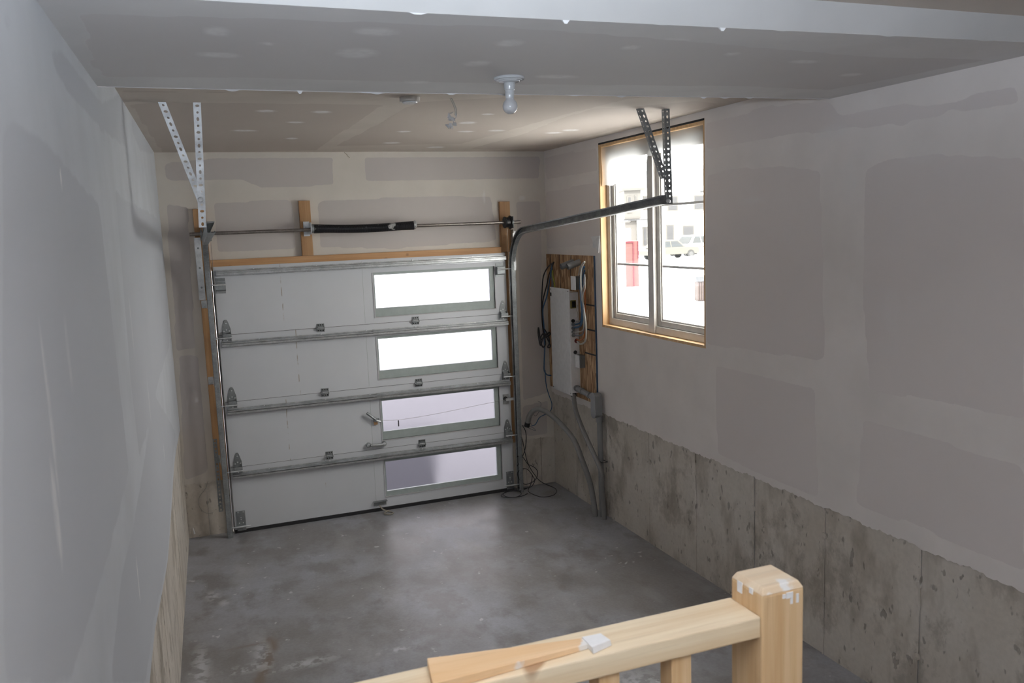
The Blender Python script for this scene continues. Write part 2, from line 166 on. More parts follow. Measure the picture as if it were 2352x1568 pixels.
def wood(name, c1, c2, axis='Z', knot=(.25, .12, .05), dabs=0., rough=.6):
    m, nt, b = mat(name)
    st = {'X': (.6, 14, 14), 'Y': (14, .6, 14), 'Z': (14, 14, .6)}[axis]
    g = noise(nt, 2.2, 4, st, .6); g2 = noise(nt, 8, 2, st); big = noise(nt, 2.5, 2)
    c = mixc(nt, ramp(nt, g, [(.38, 0.), (.62, 1.)]), c1, c2)
    c = mixc(nt, ramp(nt, g2, [(.55, 0.), (.75, .35)]), c, tuple(x*.72 for x in c1))
    k = noise(nt, 9, 1, tuple(.5+.5*(s < 1) if s < 1 else 1 for s in st))
    c = mixc(nt, ramp(nt, k, [(.74, 0.), (.79, .8)]), c, knot)
    c = mixc(nt, ramp(nt, big, [(.3, .18), (.6, 0.)]), c, tuple(x*.6 for x in c1))
    if dabs:
        d = noise(nt, 11, 4); c = mixc(nt, ramp(nt, d, [(.66-dabs*.1, 0.), (.70-dabs*.1, .9)]), c, (.72, .72, .72))
    L(nt, c, b.inputs['Base Color']); b.inputs['Roughness'].default_value = rough
    bp = N(nt, 'ShaderNodeBump', i_Strength=.2, i_Distance=.001); L(nt, g, bp.inputs['Height']); L(nt, bp.outputs[0], b.inputs['Normal'])
    return m
M['pine_x'] = wood('pine_rail', (.62, .47, .30), (.74, .62, .45), 'X')
M['pine_z'] = wood('pine_post', (.50, .32, .16), (.62, .44, .26), 'Z')
M['pine_top'] = wood('pine_end_grain', (.62, .47, .32), (.72, .60, .45), 'X', dabs=.5)
M['jamb_z'] = wood('jamb_wood', (.36, .19, .08), (.46, .27, .13), 'Z')
M['jamb_x'] = wood('header_wood', (.47, .25, .11), (.56, .33, .16), 'X')
M['deck'] = wood('grey_deck', (.45, .44, .42), (.52, .51, .49), 'X')
M['scrapw'] = wood('scrap_wood', (.66, .42, .22), (.74, .52, .32), 'X', dabs=.35)
M['liner'] = wood('liner_wood', (.62, .38, .18), (.72, .50, .28), 'Z')

def zinc(name, col=(.56, .58, .59), rough=.38, metal=.85):
    m, nt, b = mat(name)
    tc = N(nt, 'ShaderNodeTexCoord'); v = N(nt, 'ShaderNodeTexVoronoi', i_Scale=90.); L(nt, tc.outputs['Object'], v.inputs['Vector'])
    n = noise(nt, 14, 4)
    c = mixc(nt, ramp(nt, n, [(.3, 0.), (.7, 1.)]), tuple(x*.72 for x in col), col)
    sv = N(nt, 'ShaderNodeSeparateColor'); L(nt, v.outputs['Color'], sv.inputs[0]); c = mixc(nt, .10, c, sv.outputs[0], 'OVERLAY')
    L(nt, c, b.inputs['Base Color']); b.inputs['Metallic'].default_value = metal
    L(nt, ramp(nt, n, [(.3, rough+.12), (.7, rough)]), b.inputs['Roughness'])
    return m
M['zinc'] = zinc('galvanised_steel'); M['zincb'] = zinc('brightened_galvanised_steel', (.78, .80, .82), .42, .6)  # second copy brightened: light on hanger and flag bracket is in its colour
M['zincd'] = zinc('darkened_galvanised_steel', (.34, .36, .37), .45, .7)  # darkened copy: shade inside the tracks is put into its colour
M['shaft'] = zinc('oily_steel_tube', (.30, .27, .25), .3)
M['hole'] = plain('dark_hole', (.03, .03, .032), .8)
M['white'] = plain('door_white_paint', (.60, .60, .62), .45)
def doorskin():
    m, nt, b = mat('white_door_skin')
    at = N(nt, 'ShaderNodeAttribute', attribute_type='OBJECT', attribute_name='streak_x')
    gm = N(nt, 'ShaderNodeNewGeometry'); sp = N(nt, 'ShaderNodeSeparateXYZ'); L(nt, gm.outputs['Position'], sp.inputs[0])
    wob = math_(nt, 'MULTIPLY', math_(nt, 'SUBTRACT', noise(nt, 5, 2), .5), .02)
    d = math_(nt, 'ABSOLUTE', math_(nt, 'SUBTRACT', math_(nt, 'ADD', sp.outputs[0], wob), at.outputs['Fac']))
    line = ramp(nt, math_(nt, 'MULTIPLY', d, 100), [(.0, 1.), (.55, 0.)])
    dirt = math_(nt, 'MULTIPLY', line, ramp(nt, noise(nt, 14, 4), [(.47, 0.), (.58, .8)]))
    base = mixc(nt, ramp(nt, noise(nt, 1.7, 3), [(.35, 0.), (.7, 1.)]), (.62, .64, .675), (.67, .69, .73))
    c = mixc(nt, dirt, base, (.26, .19, .12))
    L(nt, c, b.inputs['Base Color']); b.inputs['Roughness'].default_value = .42
    return m
M['doorskin'] = doorskin()
M['paleframe'] = plain('pale_green_frame', (.44, .50, .485), .5)
M['black'] = plain('black_rubber', (.025, .025, .028), .6)
M['pvc'] = plain('grey_conduit', (.24, .245, .25), .45)
M['pvc2'] = plain('grey_flexible_conduit', (.25, .245, .24), .5)
M['panelw'] = plain('white_enamel', (.86, .86, .88), .35)
M['porc'] = plain('white_porcelain', (.62, .64, .66), .15, spec=.6)
M['boxgrey'] = plain('metal_box_grey', (.20, .20, .19), .5, .3)
M['cblack'] = plain('black_cable', (.015, .015, .018), .4); M['cblue'] = plain('blue_cable', (.04, .12, .24), .4)
M['cwhite'] = plain('white_cable', (.48, .46, .42), .45); M['corange'] = plain('orange_cable', (.55, .15, .03), .45)
M['cgrey'] = plain('grey_cable', (.17, .18, .20), .5); M['cyel'] = plain('yellow_green_cable', (.38, .38, .05), .5)
M['cred'] = plain('red_bushing', (.20, .03, .03), .5)
M['gold'] = plain('brass_plate', (.38, .34, .12), .4, .7)
M['bluep'] = plain('blue_edge_paint', (.035, .08, .15), .6)
M['ropem'] = plain('beige_rope', (.42, .38, .31), .8)
M['vinyl'] = plain('white_vinyl', (.62, .60, .57), .4)
M['plaster'] = plain('white_plaster', (.88, .88, .89), .85, bump=.4)
M['snow'] = plain('snow', (.86, .88, .90), .8)
def springm():
    m, nt, b = mat('black_painted_spring')
    n = noise(nt, 7, 5, (1, 1, 1), .7)
    L(nt, mixc(nt, ramp(nt, n, [(.62, 0.), (.66, .9)]), (.012, .012, .014), (.55, .55, .55)), b.inputs['Base Color']); b.inputs['Roughness'].default_value = .32
    return m
M['spring'] = springm()
def osb():
    m, nt, b = mat('strand_board')
    tc = N(nt, 'ShaderNodeTexCoord'); mp = N(nt, 'ShaderNodeMapping'); mp.inputs['Scale'].default_value = (1, 60, 11); L(nt, tc.outputs['Object'], mp.inputs['Vector'])
    v = N(nt, 'ShaderNodeTexVoronoi', i_Scale=1.); v.inputs['Randomness'].default_value = 1; L(nt, mp.outputs[0], v.inputs['Vector'])
    sx = N(nt, 'ShaderNodeSeparateColor'); L(nt, v.outputs['Color'], sx.inputs[0])
    c = ramp(nt, sx.outputs[0], [(0., (.24, .12, .055)), (.35, (.40, .23, .11)), (.7, (.52, .32, .17)), (1., (.68, .48, .28))])
    c = mixc(nt, .3, c, ramp(nt, noise(nt, 50, 3, (1, 3, .4)), [(.3, .4), (.7, 1.)]), 'MULTIPLY')
    L(nt, c, b.inputs['Base Color']); b.inputs['Roughness'].default_value = .7
    bp = N(nt, 'ShaderNodeBump', i_Strength=.3, i_Distance=.002); L(nt, sx.outputs[0], bp.inputs['Height']); L(nt, bp.outputs[0], b.inputs['Normal'])
    return m
M['osb'] = osb()
def glass_clear():
    m, nt, b = mat('window_glass'); nt.nodes.remove(b)
    t = N(nt, 'ShaderNodeBsdfTransparent'); t.inputs[0].default_value = (.93, .95, .95, 1); g = N(nt, 'ShaderNodeBsdfGlossy'); g.inputs['Roughness'].default_value = .02
    mx = N(nt, 'ShaderNodeMixShader'); mx.inputs[0].default_value = .05; L(nt, t.outputs[0], mx.inputs[1]); L(nt, g.outputs[0], mx.inputs[2])
    L(nt, mx.outputs[0], nt.nodes['Material Output'].inputs[0]); return m
M['glass'] = glass_clear()
def frosted():
    m, nt, b = mat('frosted_glass'); nt.nodes.remove(b)
    t = N(nt, 'ShaderNodeBsdfTranslucent'); t.inputs[0].default_value = (.85, .87, .92, 1)
    r = N(nt, 'ShaderNodeBsdfRefraction', i_Roughness=.28, i_IOR=1.4); r.inputs[0].default_value = (.36, .36, .385, 1)
    mx = N(nt, 'ShaderNodeMixShader'); mx.inputs[0].default_value = .999
    L(nt, t.outputs[0], mx.inputs[1]); L(nt, r.outputs[0], mx.inputs[2])
    L(nt, mx.outputs[0], nt.nodes['Material Output'].inputs[0]); return m
M['frost'] = frosted()
def film():
    m, nt, b = mat('milky_plastic_film'); nt.nodes.remove(b)
    t = N(nt, 'ShaderNodeBsdfTranslucent'); t.inputs[0].default_value = (.85, .85, .85, 1)
    r = N(nt, 'ShaderNodeBsdfRefraction', i_Roughness=.22, i_IOR=1.04); d = N(nt, 'ShaderNodeBsdfDiffuse'); d.inputs[0].default_value = (.6, .6, .6, 1)
    m1 = N(nt, 'ShaderNodeMixShader'); m1.inputs[0].default_value = .7; L(nt, t.outputs[0], m1.inputs[1]); L(nt, r.outputs[0], m1.inputs[2])
    m2 = N(nt, 'ShaderNodeMixShader'); m2.inputs[0].default_value = .15; L(nt, m1.outputs[0], m2.inputs[1]); L(nt, d.outputs[0], m2.inputs[2])
    L(nt, m2.outputs[0], nt.nodes['Material Output'].inputs[0]); return m
M['film'] = film()
def bulbm():
    m, nt, b = mat('frosted_bulb_glass'); b.inputs['Base Color'].default_value = (.58, .585, .60, 1); b.inputs['Roughness'].default_value = .12
    b.inputs['Subsurface Weight'].default_value = .0; b.inputs['Specular IOR Level'].default_value = .6; return m
M['bulb'] = bulbm()
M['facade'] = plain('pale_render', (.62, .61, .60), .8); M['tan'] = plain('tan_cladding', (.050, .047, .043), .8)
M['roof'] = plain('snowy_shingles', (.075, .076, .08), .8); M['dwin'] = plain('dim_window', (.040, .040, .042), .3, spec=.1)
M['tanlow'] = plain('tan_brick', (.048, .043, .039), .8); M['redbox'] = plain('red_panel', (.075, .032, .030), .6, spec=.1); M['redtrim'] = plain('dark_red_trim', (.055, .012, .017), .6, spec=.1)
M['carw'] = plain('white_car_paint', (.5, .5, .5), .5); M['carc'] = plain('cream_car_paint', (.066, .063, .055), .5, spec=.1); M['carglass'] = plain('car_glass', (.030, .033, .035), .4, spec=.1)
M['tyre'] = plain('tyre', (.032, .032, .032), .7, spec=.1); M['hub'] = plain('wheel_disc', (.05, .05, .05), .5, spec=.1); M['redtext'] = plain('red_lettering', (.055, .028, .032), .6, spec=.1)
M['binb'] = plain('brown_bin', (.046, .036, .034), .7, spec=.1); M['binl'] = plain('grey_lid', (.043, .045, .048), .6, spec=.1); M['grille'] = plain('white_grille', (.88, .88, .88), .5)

# ------------------------------------------------ mesh helpers
ORG = {}
class MB:
    def __init__(s): s.v = []; s.f = []; s.smooth = False
    def add(s, vs, fs):
        n = len(s.v); s.v += [tuple(map(float, q)) for q in vs]; s.f += [tuple(i+n for i in f) for f in fs]; return s
    def box(s, x0, x1, y0, y1, z0, z1):
        return s.add([(x0,y0,z0),(x1,y0,z0),(x1,y1,z0),(x0,y1,z0),(x0,y0,z1),(x1,y0,z1),(x1,y1,z1),(x0,y1,z1)],
                     [(0,3,2,1),(4,5,6,7),(0,1,5,4),(1,2,6,5),(2,3,7,6),(3,0,4,7)])
    def hexa(s, pts):  # 8 points, bottom 4 then top 4
        return s.add(pts, [(0,3,2,1),(4,5,6,7),(0,1,5,4),(1,2,6,5),(2,3,7,6),(3,0,4,7)])
    def prism(s, poly, a, b):  # poly: list of 3D points, extruded by vector from a to b
        n = len(poly); d0 = Vector(a); d1 = Vector(b)
        vs = [Vector(p)+d0 for p in poly]+[Vector(p)+d1 for p in poly]
        return s.add(vs, [tuple(range(n))[::-1], tuple(range(n, 2*n))]+[(i, (i+1) % n, n+(i+1) % n, n+i) for i in range(n)])
    def tube(s, path, r, seg=8, cap=True, closed=False):
        P = [Vector(p) for p in path]; n = len(P); rs = r if isinstance(r, (list, tuple)) else [r]*n
        t0 = (P[1]-P[0]).normalized(); up = Vector((0, 0, 1)) if abs(t0.z) < .9 else Vector((1, 0, 0))
        a = t0.cross(up).normalized(); vs = []
        for i in range(n):
            if closed: t = (P[(i+1) % n]-P[i-1])
            else: t = P[min(i+1, n-1)]-P[max(i-1, 0)]
            if t.length < 1e-9: t = t0
            t.normalize(); a = (a-t*a.dot(t))
            if a.length < 1e-6: a = t.orthogonal()
            a.normalize(); b = t.cross(a)
            for k in range(seg):
                q = 2*math.pi*k/seg; vs.append(P[i]+(a*math.cos(q)+b*math.sin(q))*rs[i])
        fs = []
        for i in range(n if closed else n-1):
            j = (i+1) % n
            for k in range(seg): fs.append((i*seg+k, i*seg+(k+1) % seg, j*seg+(k+1) % seg, j*seg+k))
        if cap and not closed: fs += [tuple(range(seg))[::-1], tuple((n-1)*seg+k for k in range(seg))]
        s.smooth = True; return s.add(vs, fs)
    def lathe(s, prof, c, seg=24, axis='Z'):
        vs = []; fs = []
        for (r, h) in prof:
            for k in range(seg):
                q = 2*math.pi*k/seg; a, b = r*math.cos(q), r*math.sin(q)
                p = {'Z': (a, b, h), 'X': (h, a, b), 'Y': (a, h, b)}[axis]
                vs.append((c[0]+p[0], c[1]+p[1], c[2]+p[2]))
        for i in range(len(prof)-1):
            for k in range(seg): fs.append((i*seg+k, i*seg+(k+1) % seg, (i+1)*seg+(k+1) % seg, (i+1)*seg+k))
        fs += [tuple(range(seg))[::-1], tuple((len(prof)-1)*seg+k for k in range(seg))]
        s.smooth = True; return s.add(vs, fs)
    def sweep(s, prof, path, ups, sides):  # open profile list (a along side, b along up) swept along path
        n = len(prof); vs = []; fs = []
        for P, U, Sd in zip(path, ups, sides):
            for a, b in prof: vs.append(Vector(P)+Vector(Sd)*a+Vector(U)*b)
        for i in range(len(path)-1):
            for k in range(n-1): fs.append((i*n+k, i*n+k+1, (i+1)*n+k+1, (i+1)*n+k))
        return s.add(vs, fs)
    def build(s, name, m, parent=None, bevel=0, solid=0, fixn=True):
        me = bpy.data.meshes.new(name); V = np.array(s.v)
        c = (V.min(0)+V.max(0))/2
        po = Vector(ORG[parent.name]) if parent else Vector((0, 0, 0))
        if parent is None: c[2] = V.min(0)[2]
        me.from_pydata([tuple(q) for q in (V-c)], [], s.f)
        if fixn or solid or bevel:
            bm = bmesh.new(); bm.from_mesh(me)
            if fixn: bmesh.ops.recalc_face_normals(bm, faces=bm.faces)
            if solid: bmesh.ops.solidify(bm, geom=bm.faces[:], thickness=solid)
            if bevel: bmesh.ops.bevel(bm, geom=[e for e in bm.edges if len(e.link_faces) == 2 and e.calc_face_angle(0) > .6], offset=bevel, segments=2, affect='EDGES', profile=.6)
            bm.to_mesh(me); bm.free()
        if s.smooth:
            for p in me.polygons: p.use_smooth = True
            try: me.set_sharp_from_angle(angle=math.radians(38))
            except Exception: pass
        o = bpy.data.objects.new(name, me); COL.objects.link(o)
        if isinstance(m, (list, tuple)):
            for q in m: me.materials.append(q)
        else: me.materials.append(m)
        ORG[o.name] = tuple(c)
        if parent: o.parent = parent; o.location = Vector(c)-po
        else: o.location = c
        return o
def tag(o, label=None, cat=None, group=None, kind=None):
    for k, v in (('label', label), ('category', cat), ('group', group), ('kind', kind)):
        if v: o[k] = v
    return o
def thing(name, loc, label, cat, group=None, kind=None):
    o = bpy.data.objects.new(name, None); COL.objects.link(o); o.location = loc; o.empty_display_size = .05
    ORG[o.name] = tuple(loc); return tag(o, label, cat, group, kind)
def box(name, m, parent, *b, bevel=0): return MB().box(*b).build(name, m, parent, bevel=bevel)
def smooth_path(pts, k=6):
    P = [Vector(p) for p in pts]; out = []
    for i in range(len(P)-1):
        p0, p1, p2, p3 = P[max(i-1, 0)], P[i], P[i+1], P[min(i+2, len(P)-1)]
        for j in range(k):
            t = j/k; out.append(.5*((2*p1)+(-p0+p2)*t+(2*p0-5*p1+4*p2-p3)*t*t+(-p0+3*p1-3*p2+p3)*t**3))
    out.append(P[-1]); return out
def cable(name, m, parent, pts, r, seg=6, k=5): return MB().tube(smooth_path(pts, k), r, seg).build(name, m, parent)

XR, YB, H = 2.8286, .05, 3.0014
def XL(y): return -.3462+.0151*min(y, .05)
def ZF(y): return .011*(-y)-.006

def inpoly(poly, X, Y):
    r = np.zeros(X.shape, bool); n = len(poly)
    for i in range(n):
        x0, y0 = poly[i]; x1, y1 = poly[(i+1) % n]
        if y0 == y1: continue
        c = ((y0 > Y) != (y1 > Y)) & (X < (x1-x0)*(Y-y0)/(y1-y0)+x0); r ^= c
    return r
def blur(a, n):
    for _ in range(n):
        p = np.pad(a, 1, mode='edge')
        a = (p[:-2, 1:-1]+p[2:, 1:-1]+p[1:-1, :-2]+p[1:-1, 2:]+p[1:-1, 1:-1]*2)/6
    return a
def gridwall(name, m, us, vs, pos, hole=None, paper=(), default=1., nb=3, streaks=(), parent=None, extra=None, bandsedge=None):
    us = np.array(us); vs = np.array(vs); A, B = np.meshgrid(us, vs, indexing='ij')
    mud = np.full(A.shape, default)
    for p in paper: mud[inpoly(p, A, B)] = 0.
    mud = blur(mud, nb)
    st = np.zeros(A.shape)
    for (cu, cv, ru, rv, amt) in streaks:
        d = np.sqrt(((A-cu)/ru)**2+((B-cv)/rv)**2); st = np.maximum(st, amt*np.clip((1.25-d)/.5, 0, 1))
    if extra is not None: mud, st = extra(A, B, mud, st)
    P = pos(A, B); V = np.stack(P, -1).reshape(-1, 3); nu, nv = A.shape
    idx = np.arange(nu*nv).reshape(nu, nv)
    q = np.stack([idx[:-1, :-1], idx[1:, :-1], idx[1:, 1:], idx[:-1, 1:]], -1)
    if hole:
        mu = (us[:-1]+us[1:])/2; mv = (vs[:-1]+vs[1:])/2; MU, MV = np.meshgrid(mu, mv, indexing='ij')
        keep = ~((MU > hole[0]) & (MU < hole[1]) & (MV > hole[2]) & (MV < hole[3])); q = q[keep]
    q = q.reshape(-1, 4)
    me = bpy.data.meshes.new(name); c = (V.min(0)+V.max(0))/2
    me.vertices.add(len(V)); me.vertices.foreach_set('co', (V-c).ravel())
    me.loops.add(len(q)*4); me.loops.foreach_set('vertex_index', q.ravel())
    me.polygons.add(len(q)); me.polygons.foreach_set('loop_start', np.arange(len(q))*4); me.polygons.foreach_set('loop_total', np.full(len(q), 4))
    me.update(calc_edges=True)
    for nm, arr in (('mud', mud), ('streak', st)):
        at = me.attributes.new(nm, 'FLOAT', 'POINT'); at.data.foreach_set('value', arr.ravel().astype(np.float32))
    o = bpy.data.objects.new(name, me); COL.objects.link(o); me.materials.append(m); ORG[o.name] = tuple(c)
    if parent: o.parent = parent; o.location = Vector(c)-Vector(ORG[parent.name])
    else: o.location = c
    return o
def rng(a, b, step, *extra):
    n = max(2, int(round((b-a)/step))+1); l = list(np.linspace(a, b, n))
    for e in extra:
        l = [x for x in l if abs(x-e) > step*.3 or x in (a, b)]; l.append(e)
    return sorted(l)
rnd = random.Random(7)
YF = -7.95      # front wall (behind the camera)
LZ = .75        # landing height

# ------------------------------------------------ structure: floor
def floor_extra(A, B, mud, st):
    m = inpoly(STAIN, A, B).astype(float); m = blur(m, 1)
    m = np.maximum(m, .8*np.exp(-(((A-.02)/.14)**2+((B+2.02-.05*(A-.1))/.012)**2)))   # small brown smears
    s = st
    for (cx, cy, rx, ry) in [(-.05,-2.3,.12,.05),(.28,-2.38,.16,.05),(.05,-2.2,.05,.2),(-.2,-1.2,.05,.09),(-.13,-1.35,.04,.05),(.75,-2.45,.14,.03),(-.28,-2.2,.05,.3),(1.6,-3.9,.2,.12),(1.75,-3.4,.2,.2),(2.1,-4.4,.2,.2)]:
        s = np.maximum(s, np.clip(1.3-np.sqrt(((A-cx)/rx)**2+((B-cy)/ry)**2), 0, 1))
    return m, s
fl = gridwall('floor', M['floor'], rng(-.47, 2.90, .02), rng(YF-.1, .13, .02), lambda A, B: (A, B, .011*(-B)-.006), default=0., extra=floor_extra)
tag(fl, kind='structure')
MB().box(-.6, 3.0, YF-.2, .2, -.35, -.03).build('foundation_slab', M['conc'], fl)

# ------------------------------------------------ structure: back wall around the garage door opening
OX0, OX1, OZ = -.012, 2.425, 2.16
wb = thing('wall_back', (1.2, YB, 0), None, None, kind='structure')
def posb(A, B): return (A, np.full(A.shape, YB), B)
def rag(A, B, z, amp=.010):  # ragged lower edge of the compound
    return B
def bottom_rag(vs_min, amp):
    def f(A, B):
        n = np.sin(A*37)*.3+np.sin(A*91+1.3)*.3+np.sin(A*203)*.25+np.sin(A*17+.4)*.35
        return np.where(np.abs(B-vs_min) < 1e-6, B+n*amp, B)
    return f
fb = bottom_rag(.43, .010)
gridwall('taped_drywall', M['dry_back'], rng(XL(0)-.01, XR+.01, .0125, OX0, OX1), rng(.43, H+.01, .0125, OZ), lambda A, B: (A, np.full(A.shape, YB), fb(A, B)), hole=(OX0, OX1, 0, OZ), paper=PAPER['back'], parent=wb,
    streaks=[(2.25,2.62,.01,.05,.5),(2.6,2.6,.03,.02,.5),(-.2,1.1,.01,.02,.7)])
mb = MB(); mb.box(-.6, OX0, YB+.012, YB+.14, -.3, H+.1); mb.box(OX1, 3.0, YB+.012, YB+.14, -.3, H+.1); mb.box(OX0, OX1, YB+.012, YB+.14, OZ, H+.1)
mb.build('framing', M['facade'], wb)
for x0, x1 in ((-.352, -.19), (-.188, OX0), (OX1, 2.552), (2.555, 2.702), (2.705, 2.84)):
    box('form_panel', M['conc'], wb, x0, x1, YB+.004+rnd.random()*.003, YB+.05, -.02, .445, bevel=.0015)

# ------------------------------------------------ structure: left wall
wl = thing('wall_left', (-.36, -3, 0), None, None, kind='structure')
lb = sorted(PTS['left_bottom'], key=lambda q: q[1]); LBY = [YF-.1]+[q[1] for q in lb]+[.06]; LBZ = [.76]+[q[2] for q in lb]+[.877]
def lpos(A, B):
    zb = np.interp(A, LBY, LBZ); t = (B-.77)/(H+.01-.77); Z = zb+(H+.01-zb)*t
    bow = .006*np.sin(A*2.1)*np.clip(1-t*3, 0, 1)
    return (-.3462+.0151*np.minimum(A, .05)+.004+bow, A, Z)
def lpaper(p): return [(y, .77+(z-float(np.interp(y, LBY, LBZ)))/(H+.01-float(np.interp(y, LBY, LBZ)))*(H+.01-.77)) for y, z in p]
lm = PTS['left_marks']
lst = [((lm[0][1]+lm[1][1])/2, (lm[0][2]+lm[1][2])/2, .012, .07, 1.), (lm[2][1], 1.15, .01, .05, .8), (lm[4][1], lm[4][2], .008, .02, 1.), (lm[5][1], 2.02, .014, .16, .5), (-5.04, 1.83, .02, .1, .6), (-4.7, 2.1, .02, .08, .25), (-2.6, 1.6, .02, .1, .3), (-3.1, 2.0, .015, .12, .3)]
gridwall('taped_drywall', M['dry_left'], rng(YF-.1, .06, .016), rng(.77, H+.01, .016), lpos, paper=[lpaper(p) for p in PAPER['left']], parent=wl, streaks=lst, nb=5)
mb = MB(); mb.hexa([(XL(YF)-.17, YF-.2, -.3), (XL(YF)-.009, YF-.2, -.3), (XL(.05)-.009, .19, -.3), (XL(.05)-.17, .19, -.3), (XL(YF)-.17, YF-.2, H+.1), (XL(YF)-.009, YF-.2, H+.1), (XL(.05)-.009, .19, H+.1), (XL(.05)-.17, .19, H+.1)])
mb.build('framing', M['facade'], wl)
y = .05; k = 0
while y > YF:
    w_ = (.24, .31, .58)[k] if k < 3 else (.6 if k % 3 else .3); y1 = max(y-w_, YF-.05); d = .001+rnd.random()*.003
    MB().hexa([(XL(y)-.03, y1+.003, -.02), (XL(y1)-d, y1+.003, -.02), (XL(y)-d, y-.003, -.02), (XL(y)-.03, y-.003, -.02), (XL(y)-.03, y1+.003, .9), (XL(y1)-d, y1+.003, .9), (XL(y)-d, y-.003, .9), (XL(y)-.03, y-.003, .9)]).build('form_panel', M['conc'], wl, bevel=.0015)
    y = y1; k += 1

# ------------------------------------------------ structure: right wall with the window opening
WY0, WY1, WZ0, WZ1 = -2.418, -.999, 1.549, 2.958
OY0, OY1, OSZ = -.897, .05, .905
wr = thing('wall_right', (XR, -3, 0), None, None, kind='structure')
fr = bottom_rag(.845, .011)
rst = [(-3.62, 2.5, .05, .1, .25), (-1.8, 1.15, .008, .05, .3), (-1.72, 1.35, .03, .02, .3), (-3.5, 2.75, .1, .03, .4), (-3.9, 1.9, .05, .1, .2), (-2.9, 2.45, .1, .02, .3), (-4.05, 2.6, .1, .05, .2)]
gridwall('taped_drywall', M['dry_side'], rng(YF-.1, .055, .016, WY0, WY1), rng(.845, H+.01, .0155, WZ0, WZ1), lambda A, B: (np.full(A.shape, XR-.004), A, fr(A, B)), hole=(WY0, WY1, WZ0, WZ1), paper=PAPER['right'][:7], parent=wr, streaks=rst)
mb = MB()
mb.box(XR+.009, XR+.16, YF-.2, WY0, -.3, H+.1); mb.box(XR+.009, XR+.16, WY1, .19, -.3, H+.1); mb.box(XR+.009, XR+.16, WY0, WY1, -.3, WZ0); mb.box(XR+.009, XR+.16, WY0, WY1, WZ1, H+.1)
mb.build('framing', M['facade'], wr)
ys = [.05, -.448, -.992-.055, -1.68, -2.285, -2.895, -3.487, -4.099, -4.7, -5.31, -5.92, -6.53, -7.14, -7.75, YF-.05]
for a, b_ in zip(ys[:-1], ys[1:]):
    d = .0005+rnd.random()*.006
    MB().box(XR+d, XR+.03, b_+.0045, a-.0045, -.02, .862).build('form_panel', M['conc'], wr, bevel=.0015)
for yy in ys[1:8]:   # ridges of cement that leaked between the form panels
    mb = MB(); pts = [(XR+.001+rnd.uniform(-.002, .001), yy+rnd.uniform(-.002, .002), z) for z in np.linspace(.03, .84, 14)]; mb.tube(pts, [.003+rnd.random()*.003 for _ in pts], 5); mb.build('cement_ridge', M['conc'], wr)
    for zz in (.66, .3): MB().lathe([(.001, -.004), (.016, -.002), (.02, .002)], (XR-.0, yy+.004, zz+rnd.uniform(-.05, .05)), 10, 'X').build('form_tie', M['conc'], wr)

# ------------------------------------------------ structure: front wall behind the camera with its doorway, landing and stairs
wf = thing('wall_front', (1.2, YF, 0), None, None, kind='structure')
fd_ = thing('added_door', (.3, YF, LZ), None, None, kind='structure')
box('door_leaf', M['panelw'], fd_, -.215, .815, YF-.06, YF-.02, LZ, 2.815); MB().lathe([(.001, 0), (.03, .01), (.03, .03), (.012, .04), (.012, .055)], (.72, YF-.019, 1.7), 16, 'Y').build('door_knob', M['zinc'], fd_)  # closed door added to shut out daylight from behind the camera
mb = MB(); mb.box(-.6, -.22, YF-.14, YF, -.3, H+.1); mb.box(.82, 3.0, YF-.14, YF, -.3, H+.1); mb.box(-.22, .82, YF-.14, YF, 2.82, H+.1); mb.box(-.22, .82, YF-.14, YF, -.3, LZ-.01)
mb.build('framing', M['facade'], wf)
ld = thing('floor_landing', (.2, -6.7, 0), None, None, kind='structure')
for k in range(17):
    yy = -5.58-k*.14
    if yy-.135 < YF: break
    box('deck_plank', M['deck'], ld, XL(yy)+.004, .83, yy-.135, yy, LZ-.038, LZ, bevel=.003)
box('rim_joist', M['pine_x'], ld, XL(-5.7)+.006, .82, -5.64, -5.602, ZF(-5.6), LZ-.039)
box('rim_joist', M['pine_x'], ld, .77, .808, YF+.002, -5.645, ZF(-6)+.005, LZ-.039)
for k in range(3):
    box('stair_tread', M['pine_x'], ld, .835+k*.26, .835+(k+1)*.26, -7.2, -6.0, 0.02+ZF(-6), LZ-.187*(k+1), bevel=.003)

# ------------------------------------------------ structure: ceiling and the dropped bulkhead
ce = thing('ceiling', (1.2, -3, H), None, None, kind='structure')
YK1, YK2, ZK = -3.4896, -4.69, 2.89
def ell(D, f=1.): return [(x, y, rx*f, ry*f, .85) for x, y, rx, ry in D]
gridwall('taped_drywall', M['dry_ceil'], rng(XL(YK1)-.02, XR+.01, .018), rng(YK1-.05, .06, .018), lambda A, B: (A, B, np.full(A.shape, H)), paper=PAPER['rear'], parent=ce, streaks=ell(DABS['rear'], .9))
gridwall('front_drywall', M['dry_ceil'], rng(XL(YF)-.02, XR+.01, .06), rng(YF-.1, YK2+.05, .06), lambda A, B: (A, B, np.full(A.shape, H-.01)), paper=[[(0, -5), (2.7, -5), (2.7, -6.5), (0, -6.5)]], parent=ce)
MB().box(-.6, 3.0, YF-.2, .2, H+.004, H+.2).build('framing', M['facade'], ce)
bk = thing('ceiling_bulkhead', (1.2, -4.1, ZK), None, None, kind='structure')
def zk(A): return ZK+.018*np.clip((A-.5)/2.3, 0, 1)
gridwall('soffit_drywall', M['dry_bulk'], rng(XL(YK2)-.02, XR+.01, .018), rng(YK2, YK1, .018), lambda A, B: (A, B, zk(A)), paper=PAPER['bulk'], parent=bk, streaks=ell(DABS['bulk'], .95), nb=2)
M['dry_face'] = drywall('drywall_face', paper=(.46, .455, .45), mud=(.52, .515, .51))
fe = bottom_rag(0, .004)
